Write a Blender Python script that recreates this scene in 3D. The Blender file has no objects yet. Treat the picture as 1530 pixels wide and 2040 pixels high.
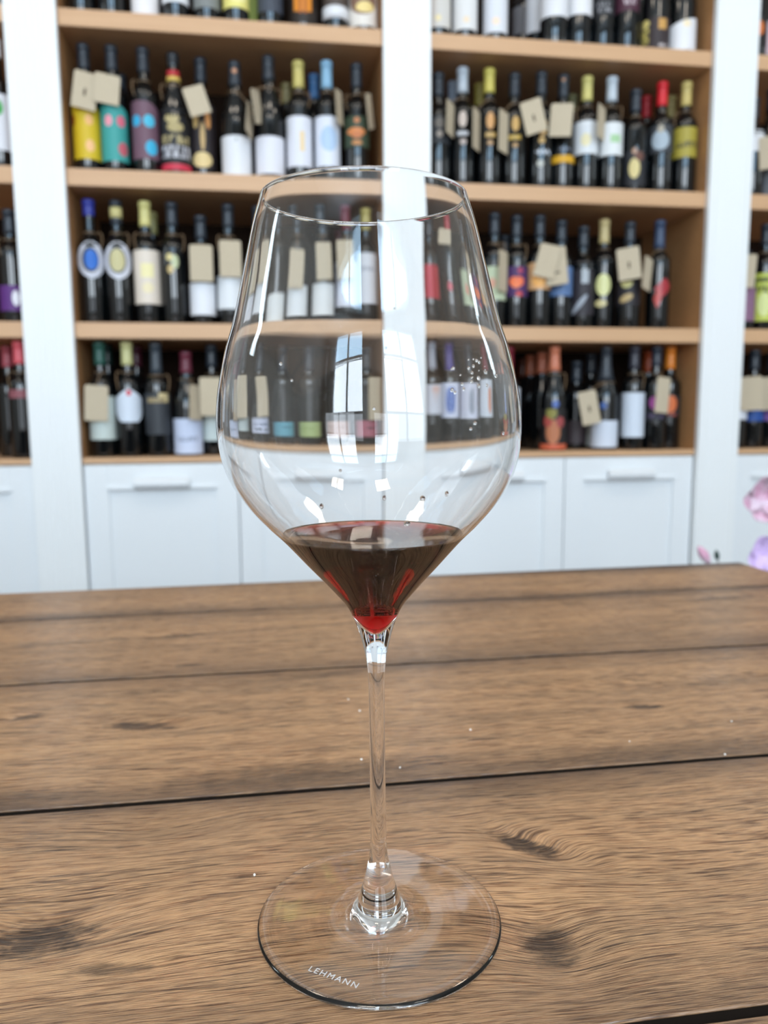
import bpy, bmesh, math, random
import numpy as np
from mathutils import Vector, Matrix

random.seed(7)
scene = bpy.context.scene
COL = scene.collection
PI = math.pi
TABLE = 0.80                                   # height of the table top; the lens is 17.4 cm above it
EYE = 0.9745

# ------------------------------------------------------------------ camera
cam_data = bpy.data.cameras.new('camera')
cam = bpy.data.objects.new('camera', cam_data)
COL.objects.link(cam)
F_PX, PITCH, YAW, ROLL = 1529.2, 0.126498, 0.147112, -0.006477
cam_data.sensor_fit = 'AUTO'
cam_data.sensor_width = 36.0
cam_data.lens = F_PX / 2040.0 * 36.0
cam_data.clip_start = 0.01
cam_data.dof.use_dof = True
cam_data.dof.focus_distance = 0.250
cam_data.dof.aperture_fstop = 12.5
fwd = Vector((math.sin(YAW) * math.cos(PITCH), math.cos(YAW) * math.cos(PITCH), -math.sin(PITCH)))
rt = Vector((math.cos(YAW), -math.sin(YAW), 0.0))
up = rt.cross(fwd)
rt, up = math.cos(ROLL) * rt + math.sin(ROLL) * up, -math.sin(ROLL) * rt + math.cos(ROLL) * up
cam.matrix_world = Matrix(((rt.x, up.x, -fwd.x, 0), (rt.y, up.y, -fwd.y, 0), (rt.z, up.z, -fwd.z, EYE), (0, 0, 0, 1)))
scene.camera = cam

# ------------------------------------------------------------------ sky, window light, lamps, exposure
world = bpy.data.worlds.new('daylight')
scene.world = world
world.use_nodes = True
bg = world.node_tree.nodes['Background']
bg.inputs[0].default_value = (0.62, 0.80, 1.0, 1)
bg.inputs[1].default_value = 1.0
scene.view_settings.view_transform = 'Standard'
scene.view_settings.look = 'None'
scene.view_settings.gamma = 1.0
scene.view_settings.use_curve_mapping = False
scene.view_settings.exposure = -0.28
scene.cycles.max_bounces = 28
scene.cycles.transmission_bounces = 28
scene.cycles.glossy_bounces = 12
scene.cycles.sample_clamp_indirect = 40.0
scene.cycles.blur_glossy = 0.0

def area(name, loc, rot, sx, sy, power, color):
    d = bpy.data.lights.new(name, 'AREA')
    d.shape = 'RECTANGLE'
    d.size, d.size_y, d.energy, d.color = sx, sy, power, color
    o = bpy.data.objects.new(name, d)
    o.location, o.rotation_euler = loc, rot
    COL.objects.link(o)
    return o

WIN = [(-1.15, 1.3), (1.0, 1.5)]                            # shop windows behind the photographer: centre x, width
SIDE_WIN = {'left': (1.02, 1.26), 'right': (0.95, 1.15)}     # narrow windows in the side walls: from y, to y
WZ0, WZ1 = 0.50, 3.35
PANES = [(0.50, 1.36, 3.2, (0.88, 0.94, 1.0)), (1.42, 2.60, 15.0, (0.81, 0.91, 1.0)), (2.66, 3.35, 12.0, (0.50, 0.75, 1.0))]   # street, houses, sky: z, z, radiance, tint
SZ0, SZ1 = 1.85, 2.5
for wx, ww in WIN:
    for z0, z1, rad, tint in PANES:
        area('window_light', (wx, -2.62, (z0 + z1) / 2), (PI / 2, 0, 0), ww, z1 - z0, rad * PI * ww * (z1 - z0), tint)
area('side_window_light', (-2.37, sum(SIDE_WIN['left']) / 2, (SZ0 + SZ1) / 2), (PI / 2, 0, -PI / 2), SIDE_WIN['left'][1] - SIDE_WIN['left'][0], SZ1 - SZ0, 5.0, (0.80, 0.93, 1.0))
area('side_window_light', (3.27, sum(SIDE_WIN['right']) / 2, (SZ0 + SZ1) / 2), (PI / 2, 0, PI / 2), SIDE_WIN['right'][1] - SIDE_WIN['right'][0], SZ1 - SZ0, 4.5, (0.80, 0.93, 1.0))
for lx, ly in ((-1.2, 0.75), (0.3, 0.55), (1.8, 0.75), (-0.5, -0.9), (1.1, -0.9)):       # ceiling lamps of the shop
    d = bpy.data.lights.new('ceiling_lamp', 'AREA')
    d.shape = 'SQUARE'
    d.size, d.energy, d.color = 0.45, 10.0, (1.0, 0.88, 0.74)
    o = bpy.data.objects.new('ceiling_lamp', d)
    o.location = (lx, ly, 3.56)
    COL.objects.link(o)

# ------------------------------------------------------------------ materials
def srgb(h):
    if isinstance(h, str):
        h = tuple(int(h[i:i + 2], 16) for i in (0, 2, 4))
    f = lambda c: c / 12.92 if c <= 0.04045 else ((c + 0.055) / 1.055) ** 2.4
    return tuple(f(c / 255.0) for c in h) + (1.0,)

MATS = {}
def mat(name, color, rough=0.5, metal=0.0, spec=0.5, **kw):
    if name in MATS:
        return MATS[name]
    m = bpy.data.materials.new(name)
    m.use_nodes = True
    b = m.node_tree.nodes['Principled BSDF']
    b.inputs['Base Color'].default_value = srgb(color)
    b.inputs['Roughness'].default_value = rough
    b.inputs['Metallic'].default_value = metal
    b.inputs['Specular IOR Level'].default_value = spec
    for k, v in kw.items():
        b.inputs[k].default_value = v
    MATS[name] = m
    return m

class NT:
    """short-hand for wiring shader nodes"""
    def __init__(s, m):
        s.t = m.node_tree
        s.bsdf = s.t.nodes['Principled BSDF']
    def link(s, v, sock):
        if isinstance(v, bpy.types.NodeSocket):
            s.t.links.new(v, sock)
        elif v is not None:
            sock.default_value = v
    def math(s, op, a, b=None, c=None):
        n = s.t.nodes.new('ShaderNodeMath'); n.operation = op
        s.link(a, n.inputs[0]); s.link(b, n.inputs[1]); s.link(c, n.inputs[2])
        return n.outputs[0]
    def xyz(s, v):
        n = s.t.nodes.new('ShaderNodeSeparateXYZ'); s.link(v, n.inputs[0]); return n.outputs
    def vec(s, x, y, z=0.0):
        n = s.t.nodes.new('ShaderNodeCombineXYZ')
        s.link(x, n.inputs[0]); s.link(y, n.inputs[1]); s.link(z, n.inputs[2])
        return n.outputs[0]
    def noise(s, v, scale=1.0, detail=2.0, rough=0.5):
        n = s.t.nodes.new('ShaderNodeTexNoise')
        s.link(v, n.inputs['Vector'])
        n.inputs['Scale'].default_value, n.inputs['Detail'].default_value, n.inputs['Roughness'].default_value = scale, detail, rough
        return n.outputs[0]
    def ramp(s, f, stops):
        n = s.t.nodes.new('ShaderNodeValToRGB')
        e = n.color_ramp.elements
        while len(e) < len(stops):
            e.new(0.5)
        for k, (p, c) in enumerate(stops):
            e[k].position = p; e[k].color = c if len(c) == 4 else srgb(c)
        s.link(f, n.inputs[0])
        return n.outputs[0]
    def mix(s, f, a, b):
        n = s.t.nodes.new('ShaderNodeMix'); n.data_type = 'RGBA'
        s.link(f, n.inputs['Factor']); s.link(a, n.inputs[6]); s.link(b, n.inputs[7])
        return n.outputs[2]
    def bump(s, h, strength, dist):
        n = s.t.nodes.new('ShaderNodeBump')
        n.inputs['Strength'].default_value, n.inputs['Distance'].default_value = strength, dist
        s.link(h, n.inputs['Height'])
        s.t.links.new(n.outputs[0], s.bsdf.inputs['Normal'])
    def pos(s):
        return s.t.nodes.new('ShaderNodeNewGeometry').outputs['Position']

def beech(name, base, dark):
    m = mat(name, base, 0.45)
    n = NT(m)
    x, y, z = n.xyz(n.pos())
    g = n.noise(n.vec(n.math('MULTIPLY', x, 3.0), n.math('MULTIPLY', y, 60.0), n.math('MULTIPLY', z, 90.0)), 1.0, 3.0)
    n.link(n.ramp(g, [(0.3, srgb(dark)), (0.7, srgb(base))]), n.bsdf.inputs['Base Color'])
    return m

M_SHELF = beech('beech board', 'd2a981', 'caa079')
M_SIDE = beech('beech panel', 'b98a5e', 'b08256')
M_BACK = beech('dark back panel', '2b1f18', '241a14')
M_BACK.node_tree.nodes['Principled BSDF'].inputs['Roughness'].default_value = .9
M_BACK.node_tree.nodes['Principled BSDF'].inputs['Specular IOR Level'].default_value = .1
M_WHITE = mat('white lacquer', 'e9edf0', 0.42)
M_PILASTER = mat('white painted wood', 'eef1f2', 0.45)
M_WALL = mat('wall paint', 'bdb9b2', 0.8)
M_CEIL = mat('ceiling paint', 'e6e4e0', 0.85)
M_FLOOR = mat('dark floor board', '57483c', 0.5)
M_BOTTLE = mat('dark bottle glass', '0b0e10', 0.035, 0, 0.7)
M_KRAFT = mat('kraft card', 'c3b193', 0.8)
M_TWINE = mat('jute twine', '8a7156', 0.9)
M_HANDLE = mat('satin white handle', 'e2e5e8', 0.3)

def kraft():
    n = NT(M_KRAFT)
    g = n.noise(n.pos(), 900.0, 3.0)
    n.link(n.ramp(g, [(0.3, srgb('baab92')), (0.7, srgb('cdc0a8'))]), n.bsdf.inputs['Base Color'])
kraft()

def glass_mat():
    m = bpy.data.materials.new('clear crystal')
    m.use_nodes = True
    t = m.node_tree
    t.nodes.remove(t.nodes['Principled BSDF'])
    g = t.nodes.new('ShaderNodeBsdfGlass')
    g.inputs['Color'].default_value = (0.997, 0.998, 0.998, 1)
    g.inputs['Roughness'].default_value = 0.0
    g.inputs['IOR'].default_value = 1.5
    t.links.new(g.outputs[0], t.nodes['Material Output'].inputs['Surface'])
    return m
M_GLASS = glass_mat()

LEVEL = .1363                                  # height of the wine above the table
def wetted_mat():
    """the inside of the bowl where wine, not air, touches the crystal: 1.50 against 1.34"""
    m = bpy.data.materials.new('crystal against wine')
    m.use_nodes = True
    t = m.node_tree
    t.nodes.remove(t.nodes['Principled BSDF'])
    g = t.nodes.new('ShaderNodeBsdfGlass')
    g.inputs['Roughness'].default_value = 0.0
    g.inputs['IOR'].default_value = 1.5 / 1.34
    t.links.new(g.outputs[0], t.nodes['Material Output'].inputs['Surface'])
    return m
M_WET = wetted_mat()

def wine_mat():
    """free surface refracts; the sides only bound the coloured volume, their refraction is the crystal's"""
    m = bpy.data.materials.new('red wine liquid')
    m.use_nodes = True
    t = m.node_tree
    t.nodes.remove(t.nodes['Principled BSDF'])
    g = t.nodes.new('ShaderNodeBsdfGlass')
    g.inputs['IOR'].default_value = 1.34
    g.inputs['Roughness'].default_value = 0.0
    tr = t.nodes.new('ShaderNodeBsdfTransparent')
    geo = t.nodes.new('ShaderNodeNewGeometry')
    sp = t.nodes.new('ShaderNodeSeparateXYZ')
    gt = t.nodes.new('ShaderNodeMath'); gt.operation = 'GREATER_THAN'; gt.inputs[1].default_value = TABLE + LEVEL - .0004
    mx = t.nodes.new('ShaderNodeMixShader')
    t.links.new(geo.outputs['Position'], sp.inputs[0])
    t.links.new(sp.outputs[2], gt.inputs[0])
    t.links.new(gt.outputs[0], mx.inputs[0])
    t.links.new(tr.outputs[0], mx.inputs[1])
    t.links.new(g.outputs[0], mx.inputs[2])
    a = t.nodes.new('ShaderNodeVolumeAbsorption')
    a.inputs['Color'].default_value = (0.885, 0.05, 0.06, 1)
    a.inputs['Density'].default_value = 880.0
    out = t.nodes['Material Output']
    t.links.new(mx.outputs[0], out.inputs['Surface'])
    t.links.new(a.outputs[0], out.inputs['Volume'])
    return m
M_WINE = wine_mat()

# knots and grain figures of the table: x, y, half length, half width, grain push, darkness, tilt
KNOTS = [(-.0821, .2528, .020, .010, .012, .95, 0.1), (.0996, .2811, .016, .0055, .008, 1.0, -0.75), (.0874, .2228, .010, .011, .010, .85, 0.2),
         (-.0762, .4322, .022, .007, .010, .8, -0.2), (-.1424, .4579, .010, .004, .005, .8, 0.4), (.2183, .4131, .013, .004, .006, .85, -0.15),
         (-.0526, .3150, .020, .008, .007, .15, 0.0), (-.0588, .5378, .010, .004, .004, .7, 0.1), (-.0739, .6132, .026, .006, .006, .7, 0.15),
         (-.0178, .3622, .040, .010, .004, .45, 0.1), (.1651, .2482, .055, .020, .015, .12, 0.1), (.3098, .4448, .090, .012, .016, .25, 0.05),
         (.0307, .5015, .030, .006, .008, .35, 0.1), (-.0534, .2345, .014, .003, .002, .6, -.1), (.42, .655, .05, .006, .006, .6, .05), (.27, .66, .02, .005, .004, .5, .05),
         (.012, .3590, .075, .010, .002, .50, .03), (.20, .3560, .085, .008, .002, .45, .02), (-.13, .356, .05, .008, .002, .45, 0), (.36, .40, .05, .012, .002, .3, 0), (.06, .628, .15, .0022, .001, .5, .09), (-.16, .607, .08, .002, .001, .5, .12)]

def plank_mat(k, lo, hi):
    m = mat('oak plank %d' % k, '8a6244', 0.42)
    n = NT(m)
    px, py, pz = n.xyz(n.pos())
    wob = n.noise(n.vec(n.math('MULTIPLY', px, 5.0), n.math('MULTIPLY', py, 9.0), 3.7 * k), 1.0, 2.0)
    yw = n.math('MULTIPLY_ADD', n.math('SUBTRACT', wob, 0.5), 0.014, py)
    dark = None
    kn = n.noise(n.vec(n.math('MULTIPLY', px, 110.0), n.math('MULTIPLY', py, 190.0), 0.0), 1.0, 4.0, 0.65)
    for (kx, ky, a, b, push, dk, tilt) in KNOTS:
        if not (lo - .03 < ky < hi + .03):
            continue
        dx = n.math('SUBTRACT', px, kx); dy = n.math('SUBTRACT', py, ky)
        c, s = math.cos(tilt), math.sin(tilt)
        u = n.math('MULTIPLY', n.math('ADD', n.math('MULTIPLY', dx, c), n.math('MULTIPLY', dy, s)), 1.0 / a)
        v = n.math('MULTIPLY', n.math('SUBTRACT', n.math('MULTIPLY', dy, c), n.math('MULTIPLY', dx, s)), 1.0 / b)
        d2 = n.math('ADD', n.math('MULTIPLY', u, u), n.math('MULTIPLY', v, v))
        e = n.math('EXPONENT', n.math('MULTIPLY', d2, -0.35))
        yw = n.math('MULTIPLY_ADD', e, push, yw)
        core = n.math('MULTIPLY', n.math('MINIMUM', n.math('MAXIMUM', n.math('ADD', n.math('MULTIPLY', d2, -0.9), n.math('MULTIPLY_ADD', kn, 3.0, -0.35)), 0.0), 1.0), dk)
        dark = core if dark is None else n.math('MAXIMUM', dark, core)
    band = n.noise(n.vec(n.math('MULTIPLY', px, 6.0), n.math('MULTIPLY', yw, 95.0), 11.3 * k), 1.0, 5.0, 0.62)
    streak = n.noise(n.vec(n.math('MULTIPLY', px, 42.0), n.math('MULTIPLY', yw, 950.0), 5.1 * k), 1.0, 2.0, 0.6)
    pore = n.noise(n.vec(n.math('MULTIPLY', px, 60.0), n.math('MULTIPLY', yw, 1500.0), 2.0 * k), 1.0, 1.0, 0.5)
    fine = n.noise(n.vec(n.math('MULTIPLY', px, 300.0), n.math('MULTIPLY', py, 1900.0), 0.4 * k), 1.0, 2.0, 0.6)
    ridge = lambda q_, e: n.math('POWER', n.math('MAXIMUM', n.math('SUBTRACT', 1.0, n.math('ABSOLUTE', n.math('MULTIPLY_ADD', q_, 5.0, -2.5))), 0.0), e)
    light, deep = ridge(streak, 1.6), ridge(pore, 1.8)
    tone = n.math('ADD', n.math('MULTIPLY', band, 0.75), n.math('MULTIPLY', fine, 0.25))
    col = n.ramp(tone, [(0.35, srgb('3f2e25')), (0.45, srgb('6f5039')), (0.53, srgb('956a4a')), (0.65, srgb('c0946a'))])
    col = n.mix(n.math('MULTIPLY', deep, 0.80), col, srgb('3b2a1f'))
    col = n.mix(n.math('MULTIPLY', light, 0.80), col, srgb('cea277'))
    # smoky grey zones typical of the print, stronger towards the far edge of each plank
    edge = n.math('ABSOLUTE', n.math('MULTIPLY', n.math('SUBTRACT', py, (lo + hi) / 2), 2.0 / (hi - lo)))
    smoke = n.noise(n.vec(n.math('MULTIPLY', px, 4.0), n.math('MULTIPLY', yw, 22.0), 7.7 * k), 1.0, 3.0)
    sm = n.math('MULTIPLY', n.math('POWER', edge, 4.0), n.math('MULTIPLY', smoke, 1.3))
    col = n.mix(sm, col, srgb('42332b'))
    col = n.mix(n.math('MULTIPLY', n.math('GREATER_THAN', n.math('SUBTRACT', smoke, 0.62), 0.0), 0.18), col, srgb('54402f'))
    if dark is not None:
        dk = n.math('MINIMUM', n.math('MULTIPLY', dark, n.math('ADD', 0.35, n.math('ADD', n.math('MULTIPLY', fine, 0.7), n.math('MULTIPLY', deep, 0.5)))), 0.95)
        col = n.mix(dk, col, srgb('2a1d16'))
    n.link(col, n.bsdf.inputs['Base Color'])
    h = n.math('SUBTRACT', n.math('MULTIPLY', light, 0.5), n.math('MULTIPLY', deep, 0.5))
    n.bump(h, 0.6, 0.0004)
    n.link(n.math('MULTIPLY_ADD', streak, 0.2, 0.20), n.bsdf.inputs['Roughness'])
    return m

# ------------------------------------------------------------------ object helpers
def link(name, me, m=None, parent=None, loc=None):
    o = bpy.data.objects.new(name, me)
    COL.objects.link(o)
    if m is not None and me is not None and not me.materials:
        me.materials.append(m)
    if parent is not None:
        o.parent = parent
    if loc is not None:
        o.location = loc
    return o

def thing(name, label, cat, loc=(0, 0, 0), rz=0.0, group=None):
    o = bpy.data.objects.new(name, None)
    COL.objects.link(o)
    o.location = loc; o.rotation_euler = (0, 0, rz)
    o.empty_display_size = 0.02
    return tag(o, label, cat, group)

def tag(o, label, cat, group=None):
    o['label'] = label; o['category'] = cat
    if group:
        o['group'] = group
    return o

def struct(name, me, m):
    o = link(name, me, m)
    o['kind'] = 'structure'
    return o

def mesh(name, verts, faces, smooth=False):
    me = bpy.data.meshes.new(name)
    me.from_pydata([tuple(v) for v in verts], [], faces)
    me.update()
    if smooth:
        me.shade_smooth()
    return me

def box(name, x0, x1, y0, y1, z0, z1, bev=0.0):
    bm = bmesh.new()
    vs = [bm.verts.new((x, y, z)) for x in (x0, x1) for y in (y0, y1) for z in (z0, z1)]
    for f in ((0, 1, 3, 2), (4, 6, 7, 5), (0, 4, 5, 1), (2, 3, 7, 6), (0, 2, 6, 4), (1, 5, 7, 3)):
        bm.faces.new([vs[i] for i in f])
    if bev:
        bmesh.ops.bevel(bm, geom=bm.edges[:], offset=bev, segments=2, affect='EDGES')
    bmesh.ops.recalc_face_normals(bm, faces=bm.faces[:])
    me = bpy.data.meshes.new(name)
    bm.to_mesh(me); bm.free()
    return me

def lathe(name, prof, seg=24, smooth=True, lean=None):
    vs, fs = [], []
    idx = []
    for (r, z) in prof:
        ox = lean(z) if lean else 0.0
        if r < 1e-7:
            idx.append([len(vs)]); vs.append((ox, 0, z))
        else:
            idx.append(list(range(len(vs), len(vs) + seg)))
            vs += [(ox + r * math.cos(2 * PI * k / seg), r * math.sin(2 * PI * k / seg), z) for k in range(seg)]
    for a, b in zip(idx[:-1], idx[1:]):
        for k in range(seg):
            k2 = (k + 1) % seg
            if len(a) == 1 and len(b) == 1:
                continue
            if len(a) == 1:
                fs.append((a[0], b[k2], b[k]))
            elif len(b) == 1:
                fs.append((a[k], a[k2], b[0]))
            else:
                fs.append((a[k], a[k2], b[k2], b[k]))
    return mesh(name, vs, fs, smooth)

def tube(name, pts, r, seg=6, smooth=True, taper=1.0):
    pts = [Vector(p) for p in pts]
    vs, fs = [], []
    for i, p in enumerate(pts):
        t = (pts[min(i + 1, len(pts) - 1)] - pts[max(i - 1, 0)]).normalized()
        a = t.orthogonal().normalized() if i == 0 else (a - t * a.dot(t)).normalized()
        b = t.cross(a)
        rr = r * (1 + (taper - 1) * i / (len(pts) - 1))
        vs += [p + rr * (math.cos(2 * PI * k / seg) * a + math.sin(2 * PI * k / seg) * b) for k in range(seg)]
    for i in range(len(pts) - 1):
        for k in range(seg):
            k2 = (k + 1) % seg
            fs.append((i * seg + k, i * seg + k2, (i + 1) * seg + k2, (i + 1) * seg + k))
    fs.append(tuple(range(seg - 1, -1, -1)))
    fs.append(tuple(range((len(pts) - 1) * seg, len(pts) * seg)))
    return mesh(name, vs, fs, smooth)

def prism(name, poly, z0, z1):
    n = len(poly)
    vs = [(x, y, z0) for x, y in poly] + [(x, y, z1) for x, y in poly]
    fs = [tuple(range(n - 1, -1, -1)), tuple(range(n, 2 * n))] + [(k, (k + 1) % n, n + (k + 1) % n, n + k) for k in range(n)]
    me = mesh(name, vs, fs)
    bm = bmesh.new(); bm.from_mesh(me); bmesh.ops.recalc_face_normals(bm, faces=bm.faces[:]); bm.to_mesh(me); bm.free()
    return me

# ------------------------------------------------------------------ the room
RX0, RX1, RY0, RY1, RZ = -2.3, 3.2, -2.5, 2.52, 3.6
struct('floor', box('floor', RX0, RX1, RY0, RY1, -0.05, 0.0), M_FLOOR)
struct('ceiling', box('ceiling', RX0, RX1, RY0, RY1, RZ, RZ + 0.05), M_CEIL)
struct('wall_front', box('wall_front', RX0, RX1, RY1, RY1 + 0.1, 0, RZ), M_WALL)
def wall_with_holes(name, a0, a1, holes, z0, z1, put):
    """boxes around window openings, joined into one wall mesh"""
    bm = bmesh.new()
    cuts = sorted(holes)
    segs, x = [], a0
    for (h0, h1) in cuts:
        segs.append((x, h0, 0, RZ)); segs.append((h0, h1, 0, z0)); segs.append((h0, h1, z1, RZ)); x = h1
    segs.append((x, a1, 0, RZ))
    for (s0, s1, b0, b1) in segs:
        me = put(s0, s1, b0, b1)
        bm.from_mesh(me)
    me = bpy.data.meshes.new(name)
    bm.to_mesh(me); bm.free()
    return me
struct('wall_back', wall_with_holes('wall_back', RX0, RX1, [(wx - ww / 2, wx + ww / 2) for wx, ww in WIN], WZ0, WZ1,
       lambda a, b, c, d: box('t', a, b, RY0 - 0.1, RY0, c, d)), M_WALL)
struct('wall_left', wall_with_holes('wall_left', RY0, RY1, [SIDE_WIN['left']], SZ0, SZ1,
       lambda a, b, c, d: box('t', RX0 - 0.05, RX0, a, b, c, d)), M_WALL)
struct('wall_right', wall_with_holes('wall_right', RY0, RY1, [SIDE_WIN['right']], SZ0, SZ1,
       lambda a, b, c, d: box('t', RX1, RX1 + 0.05, a, b, c, d)), M_WALL)
k = 0
for wx, ww in WIN:
    k += 1
    bm = bmesh.new()
    for me in (box('t', wx - ww / 2, wx - ww / 2 + .05, RY0 - .09, RY0 - .02, WZ0, WZ1), box('t', wx + ww / 2 - .05, wx + ww / 2, RY0 - .09, RY0 - .02, WZ0, WZ1),
               box('t', wx - .03, wx + .03, RY0 - .09, RY0 - .02, WZ0, WZ1), box('t', wx - ww / 2 + .05, wx + ww / 2 - .05, RY0 - .088, RY0 - .022, 1.36, 1.42), box('t', wx - ww / 2 + .05, wx + ww / 2 - .05, RY0 - .088, RY0 - .022, 2.60, 2.66)):
        bm.from_mesh(me)
    me = bpy.data.meshes.new('window'); bm.to_mesh(me); bm.free()
    struct('window_%d' % k, me, M_WHITE)

# ------------------------------------------------------------------ shelving wall
P = [-.6104, -.4888, .3175, .4432, 1.2448, 1.3723]           # pilaster edges along the wall
FRONT, BACK = 2.12, 2.498
SHELF_Z = {'A': (1.9708, 1.9304), 'B': (1.5953, 1.5535), 'C': (1.2157, 1.1757), 'D': (.8653, .8498)}
BAYS = {'FL': (P[0] - .806, P[0]), 'L': (P[1], P[2]), 'R': (P[3], P[4]), 'FR': (P[5], P[5] + .806)}
BAYNAME = {'FL': 'far left bay', 'L': 'left bay', 'R': 'right bay', 'FR': 'far right bay'}
def pilaster(x0, x1, label):
    w = x1 - x0
    poly = [(x0, 2.118), (x0, 2.100)]
    nf = 5
    m0 = w * 0.20
    pitch = (w - 2 * m0) / nf
    for i in range(nf):
        c = x0 + m0 + pitch * (i + .5)
        hw = pitch * .26
        for a in range(0, 7):
            t = PI * a / 6
            poly.append((c - hw * math.cos(t), 2.100 + 0.0014 * math.sin(t)))
    poly += [(x1, 2.100), (x1, 2.118)]
    o = link('pilaster', prism('pilaster', poly, 0.0, 2.45), M_PILASTER)
    tag(o, label, 'pilaster', 'white fluted pilasters')
pilaster(P[0], P[1], 'white fluted pilaster at the left, between far left and left bays')
pilaster(P[2], P[3], 'white fluted pilaster behind the wine glass')
pilaster(P[4], P[5], 'white fluted pilaster at the right, above the flower bud')

UNIT_LABEL = {'FL': 'beech shelf unit cut off by the left picture edge', 'L': 'beech shelf unit with bottles, left of the center pilaster',
              'R': 'beech shelf unit with bottles, right of the center pilaster', 'FR': 'beech shelf unit cut off by the right picture edge'}
CAB_LABEL = {'FL': 'white base cabinet cut off by the left picture edge', 'L': 'white two-door base cabinet behind left half of table',
             'R': 'white two-door base cabinet left of the right pilaster', 'FR': 'white base cabinet behind pink flowers'}
for bay, (x0, x1) in BAYS.items():
    u = thing('shelf_unit', UNIT_LABEL[bay], 'shelf unit', ((x0 + x1) / 2, FRONT, SHELF_Z['D'][1]), group='wall of shelf units')
    ox, oy, oz = u.location
    def part(nm, a, b, c, d, e, f, m, bev=0.0):
        return link(nm, box(nm, a - ox, b - ox, c - oy, d - oy, e - oz, f - oz, bev), m, u)
    part('side_panel', x0 - .018, x0, FRONT + .0005, BACK, SHELF_Z['D'][1], 2.42, M_SIDE)
    part('side_panel', x1, x1 + .018, FRONT + .0005, BACK, SHELF_Z['D'][1], 2.42, M_SIDE)
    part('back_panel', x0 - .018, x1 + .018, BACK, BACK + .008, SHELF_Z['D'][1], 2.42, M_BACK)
    for s in 'ABCD':
        part('shelf', x0, x1, FRONT, BACK, SHELF_Z[s][1], SHELF_Z[s][0], M_SHELF, .0012)
    part('top_panel', x0, x1, FRONT, BACK, 2.37, 2.41, M_SHELF)
    # base cabinet below
    c = thing('base_cabinet', CAB_LABEL[bay], 'cabinet', ((x0 + x1) / 2, FRONT, 0), group='white base cabinets')
    def cpart(nm, a, b, cc, d, e, f, m, par, bev=0.0):
        return link(nm, box(nm, a - ox, b - ox, cc - oy, d - oy, e, f, bev), m, par)
    cpart('carcass', x0 - .018, x1 + .018, FRONT + .022, BACK, .075, .8496, M_WHITE, c)
    cpart('plinth', x0 - .018, x1 + .018, FRONT + .05, FRONT + .07, 0, .0745, M_WHITE, c)
    mid = (x0 + x1) / 2
    for d0, d1 in ((x0 + .003, mid - .0015), (mid + .0015, x1 - .003)):
        z0, z1, rail, yf = .08, .8455, .060, FRONT - .001
        bm = bmesh.new()
        for q_ in ((d0, d0 + rail, z0, z1), (d1 - rail, d1, z0, z1), (d0 + rail, d1 - rail, z1 - rail - .006, z1), (d0 + rail, d1 - rail, z0, z0 + rail)):
            bm.from_mesh(box('t', q_[0] - ox, q_[1] - ox, yf - oy, yf + .02 - oy, q_[2], q_[3], .0012))
        me = bpy.data.meshes.new('door'); bm.to_mesh(me); bm.free()
        dr = link('door', me, M_WHITE, c)
        cpart('door_panel', d0 + rail - .002, d1 - rail + .002, yf + .009, yf + .018, z0 + rail - .002, z1 - rail - .004, M_WHITE, dr)
        hm = (d0 + d1) / 2
        zt = z1 - rail - .006
        # moulding ledge along the top rail, and the bar pull on it
        cpart('moulding', d0 + rail - .006, d1 - rail + .006, yf - .004, yf - .0004, zt, zt + .009, M_WHITE, dr, .001)
        poly = []
        for a in range(9):
            t = PI * a / 8
            poly.append((-.004 - .020 * math.sin(t), .016 * math.cos(t)))
        hv = [(sx, y, z) for sx in (-.072, .072) for (y, z) in poly]
        nn = len(poly)
        hf = [tuple(range(nn)), tuple(range(2 * nn - 1, nn - 1, -1))] + [(i, nn + i, nn + (i + 1) % nn, (i + 1) % nn) for i in range(nn)]
        hme = mesh('handle', [(hm - ox + x, yf - oy + y - .0005, zt + .016 + z) for x, y, z in hv], hf)
        b2 = bmesh.new(); b2.from_mesh(hme)
        bmesh.ops.recalc_face_normals(b2, faces=b2.faces[:])
        bmesh.ops.bevel(b2, geom=b2.edges[:], offset=.002, segments=2, affect='EDGES'); b2.to_mesh(hme); b2.free()
        link('handle', hme, M_HANDLE, dr)

# ------------------------------------------------------------------ the table
table = thing('counter_table', 'brown oak plank table top under the wine glass', 'table', (0, 0, 0))
M_GAP = mat('dark plank joint', '15100c', 0.9, 0, 0.1)
XL, XR = -1.1, .541
edges = [lambda x: -.12, lambda x: .0335, lambda x: .187 + .002 * x, lambda x: .3424, lambda x: .5164 - .002 * x, lambda x: .6885 + .0205 * x, lambda x: .8015 + .0236 * x]
for k in range(len(edges) - 1):
    g = .0021
    e0, e1 = edges[k], edges[k + 1]
    x0, x1 = XL, XR
    poly = [(x0, e0(x0) + g), (x1, e0(x1) + g), (x1, e1(x1) - (g if k < len(edges) - 2 else 0)), (x0, e1(x0) - (g if k < len(edges) - 2 else 0))]
    me = prism('plank', poly, TABLE - .012, TABLE)
    bm = bmesh.new(); bm.from_mesh(me)
    bmesh.ops.bevel(bm, geom=[e for e in bm.edges if all(v.co.z > TABLE - 1e-5 for v in e.verts)], offset=.0004, segments=1, affect='EDGES')
    bm.to_mesh(me); bm.free()
    if k:
        link('joint', prism('joint', [(x0, e0(x0) - g), (x1, e0(x1) - g), (x1, e0(x1) + g), (x0, e0(x0) + g)], TABLE - .012, TABLE - .0007), M_GAP, table)
    link('plank', me, plank_mat(k + 1, e0(0), e1(0)), table)
link('board', prism('board', [(XL, -.12), (XR, -.12), (XR, edges[-1](XR) - .001), (XL, edges[-1](XL) - .001)], TABLE - .038, TABLE - .0125), M_GAP, table)
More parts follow.
